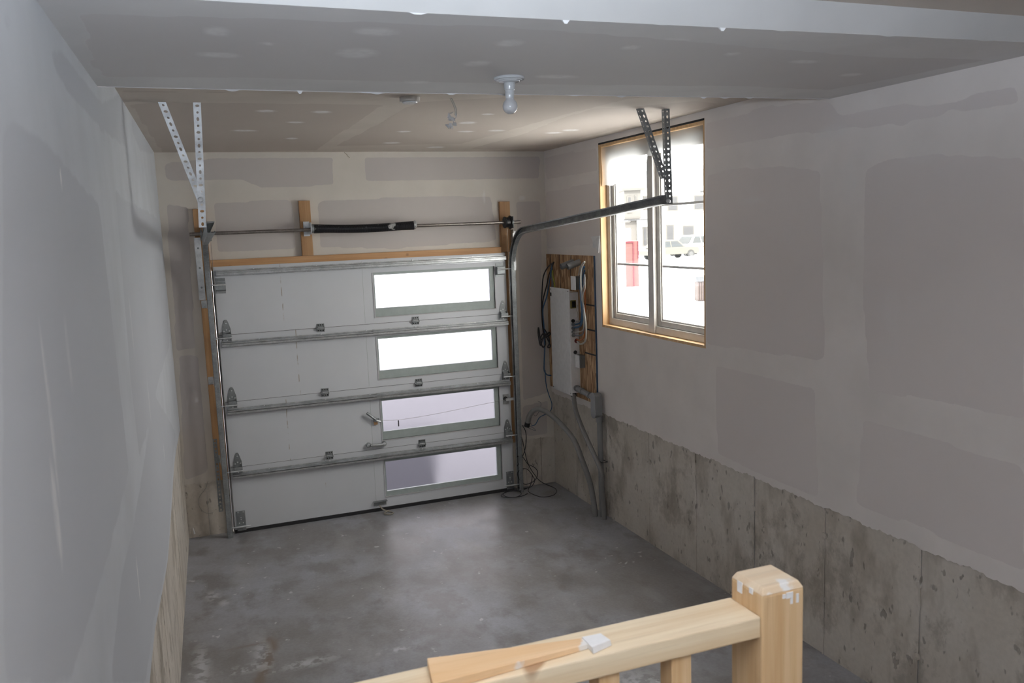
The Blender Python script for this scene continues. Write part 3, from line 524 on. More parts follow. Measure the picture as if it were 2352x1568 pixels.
gridwall('face_drywall', M['dry_face'], rng(XL(YK2)-.02, XR+.01, .0125), [0, .25, .5, .75, 1], lambda A, B: (A, np.full(A.shape, YK2-.004), np.where(B == 0, zk(A)-.001+fe(A, B*0)*.0-np.maximum(0, np.sin(A*23)*np.sin(A*7.3)-.75)*.012, zk(A)+(H-zk(A))*B)), parent=bk)
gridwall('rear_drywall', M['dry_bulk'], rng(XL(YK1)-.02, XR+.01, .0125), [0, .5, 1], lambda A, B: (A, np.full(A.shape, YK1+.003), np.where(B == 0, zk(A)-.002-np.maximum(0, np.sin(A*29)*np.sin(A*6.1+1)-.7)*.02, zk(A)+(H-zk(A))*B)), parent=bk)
for (x, y, dx, dz) in ((.30, YK1, .012, .012), (.56, YK1, .06, .004), (.9, YK1, .03, .006), (1.45, YK1, .05, .004), (2.1, YK1, .02, .008), (.86, YK2, .012, .010), (1.36, YK2, .012, .010), (.45, YK2, .03, .005), (2.35, YK1, .03, .005)):
    MB().hexa([(x-dx*.3, y-.002, zk(x)-dz), (x+dx*.3, y-.002, zk(x)-dz), (x+dx*.2, y+.002, zk(x)-dz), (x-dx*.2, y+.002, zk(x)-dz), (x-dx, y-.004, zk(x)+.001), (x+dx, y-.004, zk(x)+.001), (x+dx, y+.004, zk(x)+.001), (x-dx, y+.004, zk(x)+.001)]).build('plaster_chip', M['plaster'], bk)
MB().box(-.45, XR, YK2+.003, YK1-.003, ZK+.03, H-.001).build('framing', M['facade'], bk)

# ------------------------------------------------ window
wi = thing('window_1', (XR+.08, (WY0+WY1)/2, WZ0), 'tall two-sash white vinyl window in the right wall', None, kind='structure')
LD = .085
box('wood_liner', M['liner'], wi, XR-.004, XR+LD, WY1-.016, WY1, WZ0, WZ1)
box('wood_liner', M['liner'], wi, XR-.004, XR+LD, WY0, WY0+.016, WZ0, WZ1)
box('wood_liner', M['liner'], wi, XR-.004, XR+LD, WY0+.016, WY1-.016, WZ0, WZ0+.018)
box('wood_liner', M['liner'], wi, XR-.004, XR+LD, WY0+.016, WY1-.016, WZ1-.03, WZ1-.012)
box('dark_gap', M['hole'], wi, XR-.0045, XR+.02, WY0+.002, WY1-.002, WZ1-.012, WZ1+.001)
FX = XR+.05
fr_ = MB()
fy0, fy1, fz0, fz1 = WY0+.017, WY1-.017, WZ0+.019, WZ1-.031
for a in ((fy0, fy0+.045, fz0, fz1), (fy1-.045, fy1, fz0, fz1), (fy0+.045, fy1-.045, fz0, fz0+.05), (fy0+.045, fy1-.045, fz1-.05, fz1)): fr_.box(FX, FX+.08, *a)
fr_.build('outer_frame', M['vinyl'], wi, bevel=.003)
box('mullion', M['vinyl'], wi, FX-.012, FX+.08, -1.72, -1.645, fz0+.001, fz1-.001, bevel=.004)
for a, b_ in ((-1.643, fy1-.046), (fy0+.046, -1.722)):
    sash = MB(); z0, z1 = fz0+.051, fz1-.051; t = .04
    for q in ((a, a+t, z0, z1), (b_-t, b_, z0, z1), (a+t, b_-t, z0, z0+t), (a+t, b_-t, z1-t, z1)): sash.box(FX+.018, FX+.06, *q)
    so = sash.build('sash', M['vinyl'], wi, bevel=.004)
    inner = MB(); u = .012
    for q in ((a+t, a+t+u, z0+t, z1-t), (b_-t-u, b_-t, z0+t, z1-t), (a+t+u, b_-t-u, z0+t, z0+t+u), (a+t+u, b_-t-u, z1-t-u, z1-t)): inner.box(FX+.028, FX+.052, *q)
    inner.build('glazing_bead', M['vinyl'], so)
    box('pane', M['glass'], so, FX+.038, FX+.042, a+t+.002, b_-t-.002, z0+t+.002, z1-t-.002)
    for zz in (2.04, 2.462): box('muntin', M['grille'], so, FX+.032, FX+.048, a+t+u, b_-t-u, zz-.008, zz+.008)

# ------------------------------------------------ garage door
def perf_flange(mb, P, T, W, wid, L_, pitch=.031, big=1.):
    """perforated flat strip from P along T, width along W"""
    P, T, W = Vector(P), Vector(T).normalized(), Vector(W).normalized(); Nn = T.cross(W).normalized()*.0011
    n = max(1, int(round(L_/pitch))); p = L_/n
    for i in range(n):
        r1, r2 = [(.0098, .0066), (.0058, .0058), (.0066, .0098), (.0058, .0058)][i % 4]; r1 *= big; r2 *= big
        c = P+T*(p*(i+.5))+W*(wid/2)
        out = [(-.5, -.5), (0, -.5), (.5, -.5), (.5, 0), (.5, .5), (0, .5), (-.5, .5), (-.5, 0)]
        inn = [(-.7, -.7), (0, -1), (.7, -.7), (1, 0), (.7, .7), (0, 1), (-.7, .7), (-1, 0)]
        vs = []
        for sgn in (-1, 1):
            vs += [c+T*(a*p)+W*(b*wid)+Nn*sgn for a, b in out]
            vs += [c+T*(a*r1)+W*(b*r2)+Nn*sgn for a, b in inn]
        fs = []
        for k in range(8):
            j = (k+1) % 8
            fs.append((k, j, 8+j, 8+k)); fs.append((16+k, 24+k, 24+j, 16+j)); fs.append((8+k, 8+j, 24+j, 24+k))
            if k in (0, 1, 4, 5): fs.append((k, 16+k, 16+j, j))
            if (k in (2, 3) and i == n-1) or (k in (6, 7) and i == 0): fs.append((k, 16+k, 16+j, j))
        mb.add(vs, fs)
def perf_angle(name, m, parent, P, Q, W1, W2, wid=.034, pitch=.031):
    P, Q = Vector(P), Vector(Q); mb = MB(); T = Q-P
    W1 = Vector(W1); W2 = Vector(W2)
    perf_flange(mb, P, T, W1, wid, T.length, pitch); perf_flange(mb, P, T, W2, wid*.9, T.length, pitch, .8)
    return mb.build(name, m, parent, fixn=False)

GW = 2.405
gd = thing('door_1', (GW/2, 0, .02), 'closed white sectional garage door with a column of four frosted panes', 'garage door', kind='structure')
zj = [.022, .536, 1.067, 1.600, 2.134]
glz = [(.154, .414), (.677, .942), (1.2, 1.468), (1.725, 2.0)]
GX0, GX1 = 1.249, 2.257
strx = [.74, .47, .585, .50]
for k in range(4):
    z0, z1 = zj[k]+.0015, zj[k+1]-.0015; a, b_ = glz[k]
    ox0, ox1 = GX0-.013, 2.296; oz0 = a-(.04 if k == 0 else .07); oz1 = b_+.022
    mb = MB()
    for q in ((0, ox0, z0, z1), (ox1, GW, z0, z1), (ox0, ox1, z0, oz0), (ox0, ox1, oz1, z1)): mb.box(q[0], q[1], 0, .044, q[2], q[3])
    sec = mb.build('door_section', M['doorskin'], gd); sec['streak_x'] = strx[k]
    # raised end stile edges
    box('stile_seam', M['paleframe'], sec, 1.148, 1.150, -.0008, .0, z0+.01, z1-.06)
    fm = MB()
    for q in ((ox0, GX0, oz0, oz1), (GX1, ox1, oz0, oz1), (GX0, GX1, oz0, a), (GX0, GX1, b_, oz1)): fm.box(q[0], q[1], .010, .04, q[2], q[3])
    fm.build('window_frame', M['paleframe'], sec)
    lip = MB(); e = .008
    for q in ((ox0-.008, ox0, oz0-e, oz1), (ox1, ox1+.008, oz0-e, oz1), (ox0, ox1, oz0-e, oz0)): lip.box(q[0], q[1], -.004, .01, q[2], q[3])
    lip.build('recess_edge', M['white'], sec)
    rg = box('right_groove', M['paleframe'], sec, 2.283, 2.286, .008, .011, oz0, oz1)
    box('frosted_pane', M['frost'], sec, GX0-.004, GX1+.004, .016, .020, a-.003, b_+.003)
for q in ((-.0115, .03, .0455, .06, -.02, 2.158), (2.375, 2.4245, .0455, .06, -.02, 2.158), (.031, 2.374, .0455, .06, 2.10, 2.158)): box('light_stop', M['white'], gd, *q)  # strips added behind the door edges to block a daylight leak
box('bottom_seal', M['black'], gd, .0, GW, -.004, .05, -.006, .0215)
for k in (1, 2, 3): box('joint_gasket', M['tan'], gd, .002, GW-.002, .004, .03, zj[k]-.0015, zj[k]+.0015)
def strut(name, x0, x1, zc, zc2=None, h=.052, d=.046, t=0.):
    prof = [(-.0015, 0), (-.0015, .009), (-.014, .0095), (-d, .014), (-d, .026), (-.030, .027), (-.030, .034), (-d, .035), (-d, h-.014), (-.014, h-.0095), (-.0015, h-.009), (-.0015, h)]
    mb = MB(); zc2 = zc if zc2 is None else zc2
    mb.sweep([(a-t, b) for a, b in prof], [(x0, 0, zc), (x1, 0, zc2)], [(0, 0, 1)]*2, [(0, 1, 0)]*2)
    o = mb.build(name, M['zinc'], gd, solid=.0015); return o
for zc, zc2 in ((.445, .435), (.965, .958), (1.502, 1.494), (2.055, 2.062)):
    s_ = strut('strut', .018, 2.395, zc, zc2)
    for xx in (.3, .784, 1.15, 1.573, 2.1):
        MB().lathe([(.001, -.006), (.006, -.005), (.007, 0)], (xx, -.005 if xx in (.784, 1.573) else -.003, zc+.05+(zc2-zc)*xx/2.4), 6, 'Y').build('screw', M['zincb'], s_)
for zc, zc2 in ((.440, .435), (.962, .958), (1.498, 1.494)): strut('strut_overlap', 1.2, 2.393, zc+.004, zc2+.004, t=.0035)
def hinge(x, z):
    mb = MB(); w2 = .03
    mb.box(x-w2, x+w2, -.004, -.001, z+.006, z+.034); mb.box(x-w2, x+w2, -.004, -.001, z-.034, z-.008)
    for sx in (-1, 1): mb.prism([(x+sx*(w2-.003), -.004, z-.03), (x+sx*(w2-.003), -.026, z-.008), (x+sx*(w2-.003), -.026, z+.006), (x+sx*(w2-.003), -.004, z+.012)], (0, 0, 0), (.003*-sx, 0, 0))
    mb.box(x-w2, x+w2, -.026, -.023, z-.012, z+.002)
    o = mb.build('hinge', M['zincd'], gd)
    p = MB(); p.tube([(x-w2-.004, -.016, z), (x+w2+.004, -.016, z)], .005, 8); p.build('hinge_pin', M['zincb'], o)
    sc = MB()
    for sx in (-.018, 0, .018):
        for dz in (.024, -.022): sc.lathe([(.001, -.008), (.005, -.007), (.0055, -.004)], (x+sx, 0, z+dz), 6, 'Y')
    sc.build('screws', M['hole'], o)
for k in (1, 2, 3):
    for x in (.784, 1.574): hinge(x, zj[k])
def end_hinge(x, z, side, k):
    w2 = .032
    poly = [(x-w2, -.002, z-.05), (x+w2, -.002, z-.05), (x+w2, -.002, z+.045), (x+w2*.45, -.002, z+.105), (x+w2*.2, -.002, z+.118), (x-w2*.2, -.002, z+.118), (x-w2*.45, -.002, z+.105), (x-w2, -.002, z+.045)]
    mb = MB(); mb.prism(poly, (0, 0, 0), (0, -.003, 0)); o = mb.build('end_hinge', M['zincd'], gd)
    kn = MB(); 
    for sx in (-1, 1): kn.prism([(x+sx*(w2-.002), -.005, z-.035), (x+sx*(w2-.002), -.05, z-.012), (x+sx*(w2-.002), -.05, z+.012), (x+sx*(w2-.002), -.005, z+.025)], (0, 0, 0), (.003*-sx, 0, 0))
    kn.box(x-w2, x+w2, -.05, -.047, z-.012, z+.012)
    kn.build('knuckle', M['zincd'], o)
    xe = x-side*.095
    MB().tube([(x+side*.036, -.058, z-.018), (xe, -.058, z-.018)], .0055, 8).build('roller_shaft', M['zincb'], o)
    MB().lathe([(.004, -.007), (.022, -.006), (.022, .006), (.004, .007)], (xe, -.058, z-.018), 16, 'X').build('roller', M['hole'], o)
    sc = MB()
    for dz in (.09, .04, -.042): sc.lathe([(.001, -.009), (.0055, -.008), (.006, -.005)], (x, 0, z+dz), 6, 'Y')
    for sx in (-.02, .02): sc.lathe([(.001, -.009), (.0055, -.008), (.006, -.005)], (x+sx, 0, z+.03), 6, 'Y')
    sc.build('screws', M['zincb'], o)
for k in (1, 2, 3): end_hinge(.062, zj[k], 1, k); end_hinge(2.362, zj[k], -1, k)
def top_bracket(x, side):
    mb = MB(); w2 = .036
    mb.box(x-w2, x+w2, -.004, -.001, 2.02, 2.045); mb.box(x-w2, x+w2, -.004, -.001, 1.925, 1.945)
    mb.hexa([(x-w2, -.004, 1.945), (x+w2, -.004, 1.945), (x+w2, -.001, 1.945), (x-w2, -.001, 1.945), (x-w2, -.05, 1.955), (x+w2, -.05, 1.955), (x+w2, -.047, 1.952), (x-w2, -.047, 1.952)])
    mb.box(x-w2, x+w2, -.05, -.047, 1.955, 2.012); mb.box(x-w2, x+w2, -.05, -.002, 2.012, 2.016)
    o = mb.build('top_bracket', M['zincd'], gd)
    MB().tube([(x+side*.04, -.062, 1.995), (x-side*.09, -.062, 1.995)], .0055, 8).build('roller_shaft', M['zincb'], o)
top_bracket(.046, 1); top_bracket(2.345, -1)
def bottom_bracket(x, side):
    o = box('bottom_bracket', M['zincd'], gd, x-.034, x+.034, -.0045, -.001, .012, .175)
    MB().box(x-.034, x+.034, -.05, -.0045, .05, .054).build('bracket_lip', M['zinc'], o)
    MB().tube([(x+side*.07, -.058, .062), (x-side*.09, -.058, .062)], .006, 8).build('roller_shaft', M['zincb'], o)
    sc = MB()
    for dx, dz in ((-.02, .165), (.02, .165), (0, .12), (0, .105), (-.015, .075), (.015, .075)): sc.lathe([(.001, -.009), (.005, -.008), (.0055, -.005)], (x+dx, 0, dz), 6, 'Y')
    sc.build('screws', M['zincb'], o)
bottom_bracket(.052, 1); bottom_bracket(2.368, -1)
# inside lock, its cord, grab bar, lift handle and rope
lk = MB(); lk.lathe([(.001, -.03), (.016, -.028), (.018, -.001)], (1.183, 0, .79), 12, 'Y'); lk.box(1.165, 1.215, -.012, -.002, .775, .80); lk = lk.build('lock_body', M['zincd'], gd)
MB().tube([(1.178, -.032, .80), (1.11, -.034, .862)], .011, 8).build('lock_lever', M['zincd'], lk)
MB().tube([(1.185, -.03, .79), (1.222, -.03, .775)], .009, 8).build('cord_drum', M['zinc'], lk)
box('rusty_plate', M['jamb_x'], lk, 1.168, 1.198, -.02, -.008, .752, .778)
cable('lock_cord', M['cwhite'], gd, [(1.215, -.035, .79), (1.37, -.04, .775), (1.69, -.04, .788), (2.09, -.04, .822), (2.29, -.04, .838), (2.36, -.03, .84)], .0013, 5)
box('cord_toggle', M['hole'], gd, 1.366, 1.374, -.046, -.038, .72, .77)
la = box('latch_plate', M['zinc'], gd, 2.33, 2.385, -.006, -.001, .795, .885, bevel=.001)
box('latch_bolt', M['zincb'], la, 2.35, 2.437, -.03, -.0065, .828, .85); MB().lathe([(.001, -.026), (.018, -.024), (.02, -.006)], (2.352, 0, .845), 12, 'Y').build('latch_boss', M['hole'], la)
gb = MB(); gb.tube([(1.125, -.035, .583), (1.232, -.035, .578)], .013, 10)
for xx, zz in ((1.112, .584), (1.243, .577)): gb.lathe([(.002, -.04), (.016, -.036), (.02, -.02), (.021, -.001)], (xx, 0, zz), 14, 'Y')
gb.build('grab_handle', M['zinc'], gd)
lh = MB(); lh.box(1.128, 1.234, -.006, -.001, .045, .085); lh.box(1.122, 1.24, -.038, -.001, .083, .087); lh = lh.build('lift_handle', M['zincd'], gd)
cable('pull_rope', M['ropem'], gd, [(1.172, -.02, .05), (1.195, -.05, .02), (1.25, -.09, .004), (1.262, -.13, .004), (1.225, -.15, .004), (1.19, -.12, .006), (1.21, -.085, .008), (1.24, -.07, .012)], .0055, 7)

# ------------------------------------------------ timber around the door
tag(box('jamb_board', M['jamb_z'], None, -.108, -.014, .012, .0495, .445, 2.576, bevel=.002), 'upright brown board beside the door on the window-less side, running down to the concrete', 'board')
tag(box('jamb_board', M['jamb_z'], None, 2.4105, 2.447, .012, .0495, .43, 2.135, bevel=.002), 'narrow brown board between the frosted door panes and the curved track, below the header', 'board')
tag(box('bearing_board', M['jamb_z'], None, 2.377, 2.47, .012, .0495, 2.137, 2.573, bevel=.002), 'short brown board behind the black cable drum', 'board')
tag(box('header_board', M['jamb_x'], None, -.012, 2.376, .0125, .0495, 2.10, 2.184, bevel=.002).parent or bpy.data.objects['header_board'], 'long horizontal orange-brown board above the garage door', 'board')
tag(box('spring_board', M['jamb_z'], None, .682, .770, .012, .0495, 2.186, 2.62, bevel=.002), 'short upright board holding the centre plate of the spring', 'board')

# ------------------------------------------------ torsion spring assembly
ts = thing('torsion_spring', (1.2, -.08, 2.39), 'long steel shaft with a black coil spring above the garage door', 'spring')
def sz(x): return 2.387+(x+.145)*.0022
MB().tube([(-.145, -.08, sz(-.145)), (2.525, -.08, sz(2.525))], .0135, 14).build('shaft', M['shaft'], ts)
cz = 2.398
def sag(x): return cz-.014*math.sin(math.pi*min(max((x-.77)/.81, 0), 1))
coil = []; turns = 118
for i in range(turns*14+1):
    t = i/(turns*14); x = .772+.81*t; q = 2*math.pi*turns*t; coil.append((x, -.08+.031*math.cos(q), sag(x)+.031*math.sin(q)))
MB().tube(coil, .0038, 5).build('coil_spring', M['spring'], ts)
MB().lathe([(.014, 0), (.028, .0), (.028, .81), (.014, .81)], (.772, -.08, sag(1.0)), 16, 'X').build('spring_core', M['cblack'], ts)
MB().lathe([(.014, 0), (.033, .0), (.036, .01), (.030, .03), (.014, .03)], (.752, -.08, cz), 18, 'X').build('stationary_cone', M['zincd'], ts)
wc = MB(); wc.lathe([(.014, 0), (.034, .0), (.034, .018), (.026, .026), (.014, .028)], (1.578, -.08, cz), 18, 'X')
for k in range(4): q = k*math.pi/2+.4; wc.lathe([(.002, -.006), (.007, -.005), (.007, .005), (.002, .006)], (1.59, -.08+.034*math.cos(q), cz+.034*math.sin(q)), 8, 'X')
wc.build('winding_cone', M['zinc'], ts)
cp = MB(); cp.box(.705, .752, .004, .0115, 2.34, 2.455); cp.box(.748, .752, -.115, .004, 2.352, 2.445); cp.box(.715, .748, -.09, .004, 2.41, 2.413); cp.build('centre_plate', M['zincb'], ts)
def drum(x, d):
    mb = MB(); mb.lathe([(.02, -.03), (.048, -.028), (.05, -.02), (.044, -.015), (.044, .015), (.05, .02), (.058, .022), (.058, .028), (.02, .03)], (x, -.08, sz(x)), 22, 'X'); return mb.build('cable_drum', M['zincd'] if d else M['cblack'], ts)
drum(2.405, 0); drum(-.02, 1)
for x in (-.062, 2.452):
    bp_ = MB(); bp_.box(x-.002, x+.002, -.11, .0115, sz(x)-.05, sz(x)+.05); bp_.lathe([(.014, -.008), (.026, -.008), (.026, .008), (.014, .008)], (x, -.08, sz(x)), 16, 'X'); bp_.build('bearing_plate', M['zincd'], ts)
for x in (.001, 2.4085): MB().tube([(x, -.066, .07), (x, -.064, 1.2), (x if x < 1 else x+.0, -.062, 2.34)], .0016, 5).build('lift_cable', M['shaft'], ts)

# ------------------------------------------------ tracks
def track(name, label, xv, xe, ze, side):
    t = thing(name, (xv, -.06, 0), label, 'track', 'garage door tracks')
    zs = 2.325 if side > 0 else 2.335; Rr_ = .33; y0 = -.066
    ang = math.atan2(ze-zs, 2.0)
    path, ups, sides_ = [], [], []
    # frame: 'up' = normal away from the door/down side; side = inward x
    path.append((xv, y0, -.004+ZF(-.1))); ups.append(Vector((0, -1, 0)))
    zc = zs-Rr_*math.cos(ang)-.0
    for i in range(15):
        a = (math.pi/2-ang)*i/14
        path.append((xv, y0-Rr_*(1-math.cos(a)), zc+Rr_*math.sin(a))); ups.append(Vector((0, -math.cos(a), -math.sin(a)))*-1)
    ups[0] = Vector((0, 1, 0)); y1 = path[-1][1]
    path.append((xe, -2.46, path[-1][2]+math.tan(ang)*(2.46+y1))); ups.append(ups[-1])
    prof = [(.012, -.026), (.030, -.027), (.034, -.022)]
    # C profile: a along inward side, b along 'up'
    prof = [(.036, .018), (.040, .026), (.030, .028), (.004, .028), (0, .024), (0, -.024), (.004, -.028), (.030, -.028), (.040, -.026), (.036, -.018)]
    sd = [Vector((-side, 0, 0))]*len(path)
    MB().sweep(prof, path, ups, sd).build('rail', M['zincd'], t, solid=.0015)
    return t, path
tr, pr = track('curved_track', 'curved steel door track beside the fuse panel, rising to the hangers by the window', 2.462, 2.528, 2.47, 1)
tl, plf = track('curved_track', 'curved steel door track on the side away from the window', -.062, -.058, 2.40, -1)
for t, xs in ((tr, 2.464), (tl, -.064)):
    for z in (.62, 1.25, 1.85):
        o = MB(); sx = 1 if t is tr else -1
        o.box(min(xs, xs+sx*.003), max(xs, xs+sx*.003), -.085, .011, z-.03, z+.03); o.box(min(xs, xs+sx*.04), max(xs, xs+sx*.04), .0085, .0118, z-.03, z+.03); o.build('jamb_bracket', M['zinc'], t)
# flag brackets near the curves
MB().box(-.115, -.069, -.02, -.016, 1.885, 2.36).box(-.117, -.113, -.02, .011, 1.885, 2.36).build('flag_bracket', M['zincb'], tl)
MB().box(2.468, 2.545, -.03, -.027, 2.275, 2.315).box(2.468, 2.471, -.06, .011, 1.95, 2.33).build('flag_bracket', M['zinc'], tr)
MB().box(2.445, 2.4655, -.1, -.097, 1.98, 2.3).build('bearing_strap', M['zincb'], tr)
for z in (1.98, 2.13, 2.28):
    MB().lathe([(.001, -.008), (.007, -.006), (.008, 0)], (-.092, -.0205, z), 6, 'Y').build('bolt', M['zincd'], tl)
# perforated strip low on the track side
pa = perf_angle('perforated_strip', M['zincd'], None, (-.108, -.024, .20), (-.108, -.024, .79), (1, 0, 0), (0, 1, 0), .030)
tag(pa, 'short perforated steel angle standing low beside the door track', 'bracket')

# hangers from the ceiling
def hanger(label, top, bot, dtop, dbot, mm, W1, W2, fd):
    t = thing('track_hanger', top, label, 'hanger', 'track hangers')
    perf_angle('upright_angle', mm, t, bot, top, W1, W2)
    perf_angle('diagonal_angle', mm, t, dbot, dtop, W1, W2)
    b = MB(); b.lathe([(.001, -.009), (.011, -.007), (.013, 0)], (bot[0]+fd[0], bot[1]+fd[1], bot[2]+fd[2]), 10, 'Y'); b.build('bolt', M['zincb'], t)
    return t
hanger('bright perforated steel hanger of the track on the window-less side', (-.069, -2.42, H-.001), (-.092, -2.42, 2.403), (-.226, -2.415, H-.001), (-.088, -2.415, 2.53), M['zincb'], (1, 0, 0), (0, 1, 0), (.018, 0, .135))
hanger('dark perforated steel hanger in front of the window', (2.512, -2.475, H-.001), (2.534, -2.462, 2.45), (2.345, -2.47, H-.001), (2.508, -2.456, 2.60), M['zincd'], (1, 0, 0), (0, 1, 0), (.0, -.002, .02))
tag(MB().tube([(-.06, -2.43, 2.425), (-.02, -2.43, 2.428)], .004, 6).build('track_bolt', M['zincb'], None), 'small bolt through the end of the track under the bright hanger', 'bolt')

# ------------------------------------------------ electrical: board, panel, conduits, cables
ob = thing('strand_board', (XR-.01, -.45, .9), 'upright strand board backing behind the white fuse panel', 'board')
OB = XR-.016
MB().box(OB, XR-.0045, OY0, .046, .905, 2.102).build('board_sheet', M['osb'], ob)
box('blue_edge', M['bluep'], ob, OB-.001, XR-.0045, OY0-.006, OY0-.0002, .92, 2.102)
for yy in (-.041, -.248, -.463): box('printed_line', M['hole'], ob, OB-.0008, OB-.0001, yy-.004, yy+.004, 1.0, 2.1)
for zz in (1.707, 1.505, 1.307): box('slot', M['hole'], ob, OB-.0009, OB-.0001, -.895, -.70, zz-.006, zz+.006)
PX = 2.725
fp = thing('fuse_panel', (PX, -.41, .94), 'tall white electrical panel on the strand board', 'electrical panel')
MB().box(PX+.008, OB-.0005, -.600, -.235, .955, 1.80).build('cabinet', M['panelw'], fp, bevel=.004)
cv = MB().box(PX, PX+.0075, -.606, -.215, .935, 1.828).build('cover', M['panelw'], fp, bevel=.002)
box('door_panel', M['panelw'], cv, PX-.003, PX-.0002, -.60, -.43, 1.02, 1.60, bevel=.001)
box('latch', M['hole'], cv, PX-.003, PX-.0002, -.245, -.225, 1.75, 1.78)
for yy, zz in ((-.59, 1.81), (-.235, 1.81), (-.59, .955), (-.235, .955), (-.59, 1.40)): MB().lathe([(.001, -.003), (.005, -.002), (.005, 0)], (PX, yy, zz), 8, 'X').build('screw', M['hole'], cv)
p_ = box('receptacle_plate', M['gold'], fp, 2.736, 2.788, -.6045, -.6005, 1.668, 1.735, bevel=.001)
box('receptacle', M['cblack'], p_, 2.75, 2.782, -.612, -.605, 1.676, 1.727, bevel=.002)
for k, (a, b_, c) in enumerate(PTS['grom'][:5]): MB().lathe([(.008, -.010), (.015, -.009), (.016, 0)], (2.757, -.6005, c), 12, 'Y').build('cable_clamp', M['zincd'] if k else M['cblack'], fp)
MB().lathe([(.008, -.012), (.019, -.010), (.02, 0)], (2.785, -.6005, 1.395), 12, 'Y').build('red_bushing', M['cred'], fp)
MB().lathe([(.008, -.008), (.016, -.006), (.016, 0)], (2.77, -.6005, 1.30), 12, 'Y').build('knockout', M['cblack'], fp)
jb = thing('junction_box', (2.78, -.66, 1.82), 'small white box above the fuse panel', 'electrical box')
box('cover', M['panelw'], jb, 2.735, 2.744, -.705, -.625, 1.825, 1.938, bevel=.002); box('body', M['boxgrey'], jb, 2.744, OB-.0005, -.70, -.63, 1.828, 1.935)
db = thing('disconnect_box', (2.78, -.66, 1.18), 'small grey switch box with a white cover beside the fuse panel', 'electrical box')
box('cover', M['panelw'], db, 2.762, 2.770, -.685, -.612, 1.178, 1.285, bevel=.003); box('body', M['boxgrey'], db, 2.770, OB-.0005, -.70, -.612, 1.180, 1.282)
for (a, b_, lab, xe) in ((-.52, 2.045, 'open grey conduit stub above the panel, nearer the room corner', 2.70), (-.645, 2.048, 'open grey conduit stub above the panel, nearer the window', 2.70)):
    o = MB(); seg = 16; o.tube([(OB-.0005, a, b_), (xe, a-.004, b_-.034)], .026, seg, cap=False); o.tube([(xe, a-.004, b_-.034), (OB-.0005, a, b_)], .021, seg, cap=False)
    n0 = seg; o.add([], []); n = len(o.v)
    o.f += [(seg+k, seg+(k+1) % seg, 2*seg+(seg-0-(k+1)) % seg, 2*seg+(seg-k) % seg) for k in range(0)]
    o = o.build('conduit_stub', M['pvc'], None, fixn=False); tag(o, lab, 'conduit')
# service conduit with its pull box
sc = thing('service_conduit', (2.79, -.99, 0), 'rigid grey conduit with a pull box running down to the floor beside the panel', 'conduit')
MB().tube([(2.768, -.602, 1.0), (2.768, -.935, .975)], .022, 14).build('pipe', M['pvc'], sc)
for yy in (-.625, -.72, -.86, -.925): MB().lathe([(.02, -.012), (.0265, -.012), (.0265, .012), (.02, .012)], (2.768, yy, 1.0-.075*(-.602-yy)), 16, 'Y').build('coupling', M['pvc'], sc)
bxp = []
for k in range(16):
    q = math.pi*k/15; bxp.append((0, .036*math.cos(q), .072+.028*math.sin(q)))
for k in range(16):
    q = math.pi+math.pi*k/15; bxp.append((0, .036*math.cos(q), -.072+.028*math.sin(q)))
MB().prism([(2.735, -.99+b_, .925+c) for a, b_, c in bxp], (0, 0, 0), (.06, 0, 0)).build('pull_box', M['pvc'], sc, bevel=.003)
MB().prism([(2.730, -.99+b_*1.08, .925+c*1.04) for a, b_, c in bxp], (0, 0, 0), (.006, 0, 0)).build('pull_box_cover', M['pvc'], sc)
MB().tube([(2.785, -.992, .84), (2.788, -.995, ZF(-1)-.002)], .0225, 14).build('pipe', M['pvc'], sc)
MB().lathe([(.02, -.03), (.028, -.03), (.028, .02), (.02, .02)], (2.785, -.992, .815), 14).build('coupling', M['pvc'], sc)
fx = thing('flexible_conduit', (2.785, -1.07, 0), 'grey flexible conduit bending from under the fuse panel to the floor', 'conduit')
def ribbed(name, parent, pts, r, k=8):
    P = smooth_path(pts, k); mb = MB(); mb.tube(P, [r*(1.0 if i % 2 else .955) for i in range(len(P))], 12); return mb.build(name, M['pvc2'], parent)
p2 = [list(q) for q in PTS['pipe2']]; p2[-1][2] = ZF(-1)-.002; p2[-2][2] = .30
p2[-1] = (2.772, -1.066, ZF(-1)); p2[-2] = (2.752, -1.075, .28); p2[0] = (2.765, -.555, .957)
ribbed('tube', fx, p2, .0195, 14)
MB().lathe([(.019, -.02), (.025, -.02), (.025, .015), (.019, .015)], (2.765, -.556, .94), 14).build('connector', M['hole'], fx)
ac = thing('arching_conduit', (2.78, -.99, 0), 'grey conduit arching across the room corner towards the door track', 'conduit')
ar = [tuple(q) for q in PTS['arch']]; ar = [(a, max(b_, -.985)+.0, c) for a, b_, c in ar]; ar[0] = (2.515, -.115, .63); ar[1] = (2.525, -.13, .69); ar[2] = (2.55, -.17, .742); ar[-1] = (2.735, -.975, ZF(-1)); ar[-2] = (2.732, -.955, .13); ar[-3] = (2.728, -.905, .27); ar[-4] = (2.715, -.80, .43)
ribbed('tube', ac, ar, .0225, 12)
MB().tube([ar[0], tuple(Vector(ar[0])*1.6-Vector(ar[1])*.6)], .026, 10).build('taped_end', M['cblack'], ac)
tag(MB().tube([(2.758, -.955, .47), (2.758, -1.075, .475), (2.806, -1.075, .475), (2.806, -.955, .47)], .003, 6, closed=True).build('cable_tie', M['cblack'], None), 'black tie strap around the grey conduits', 'strap')

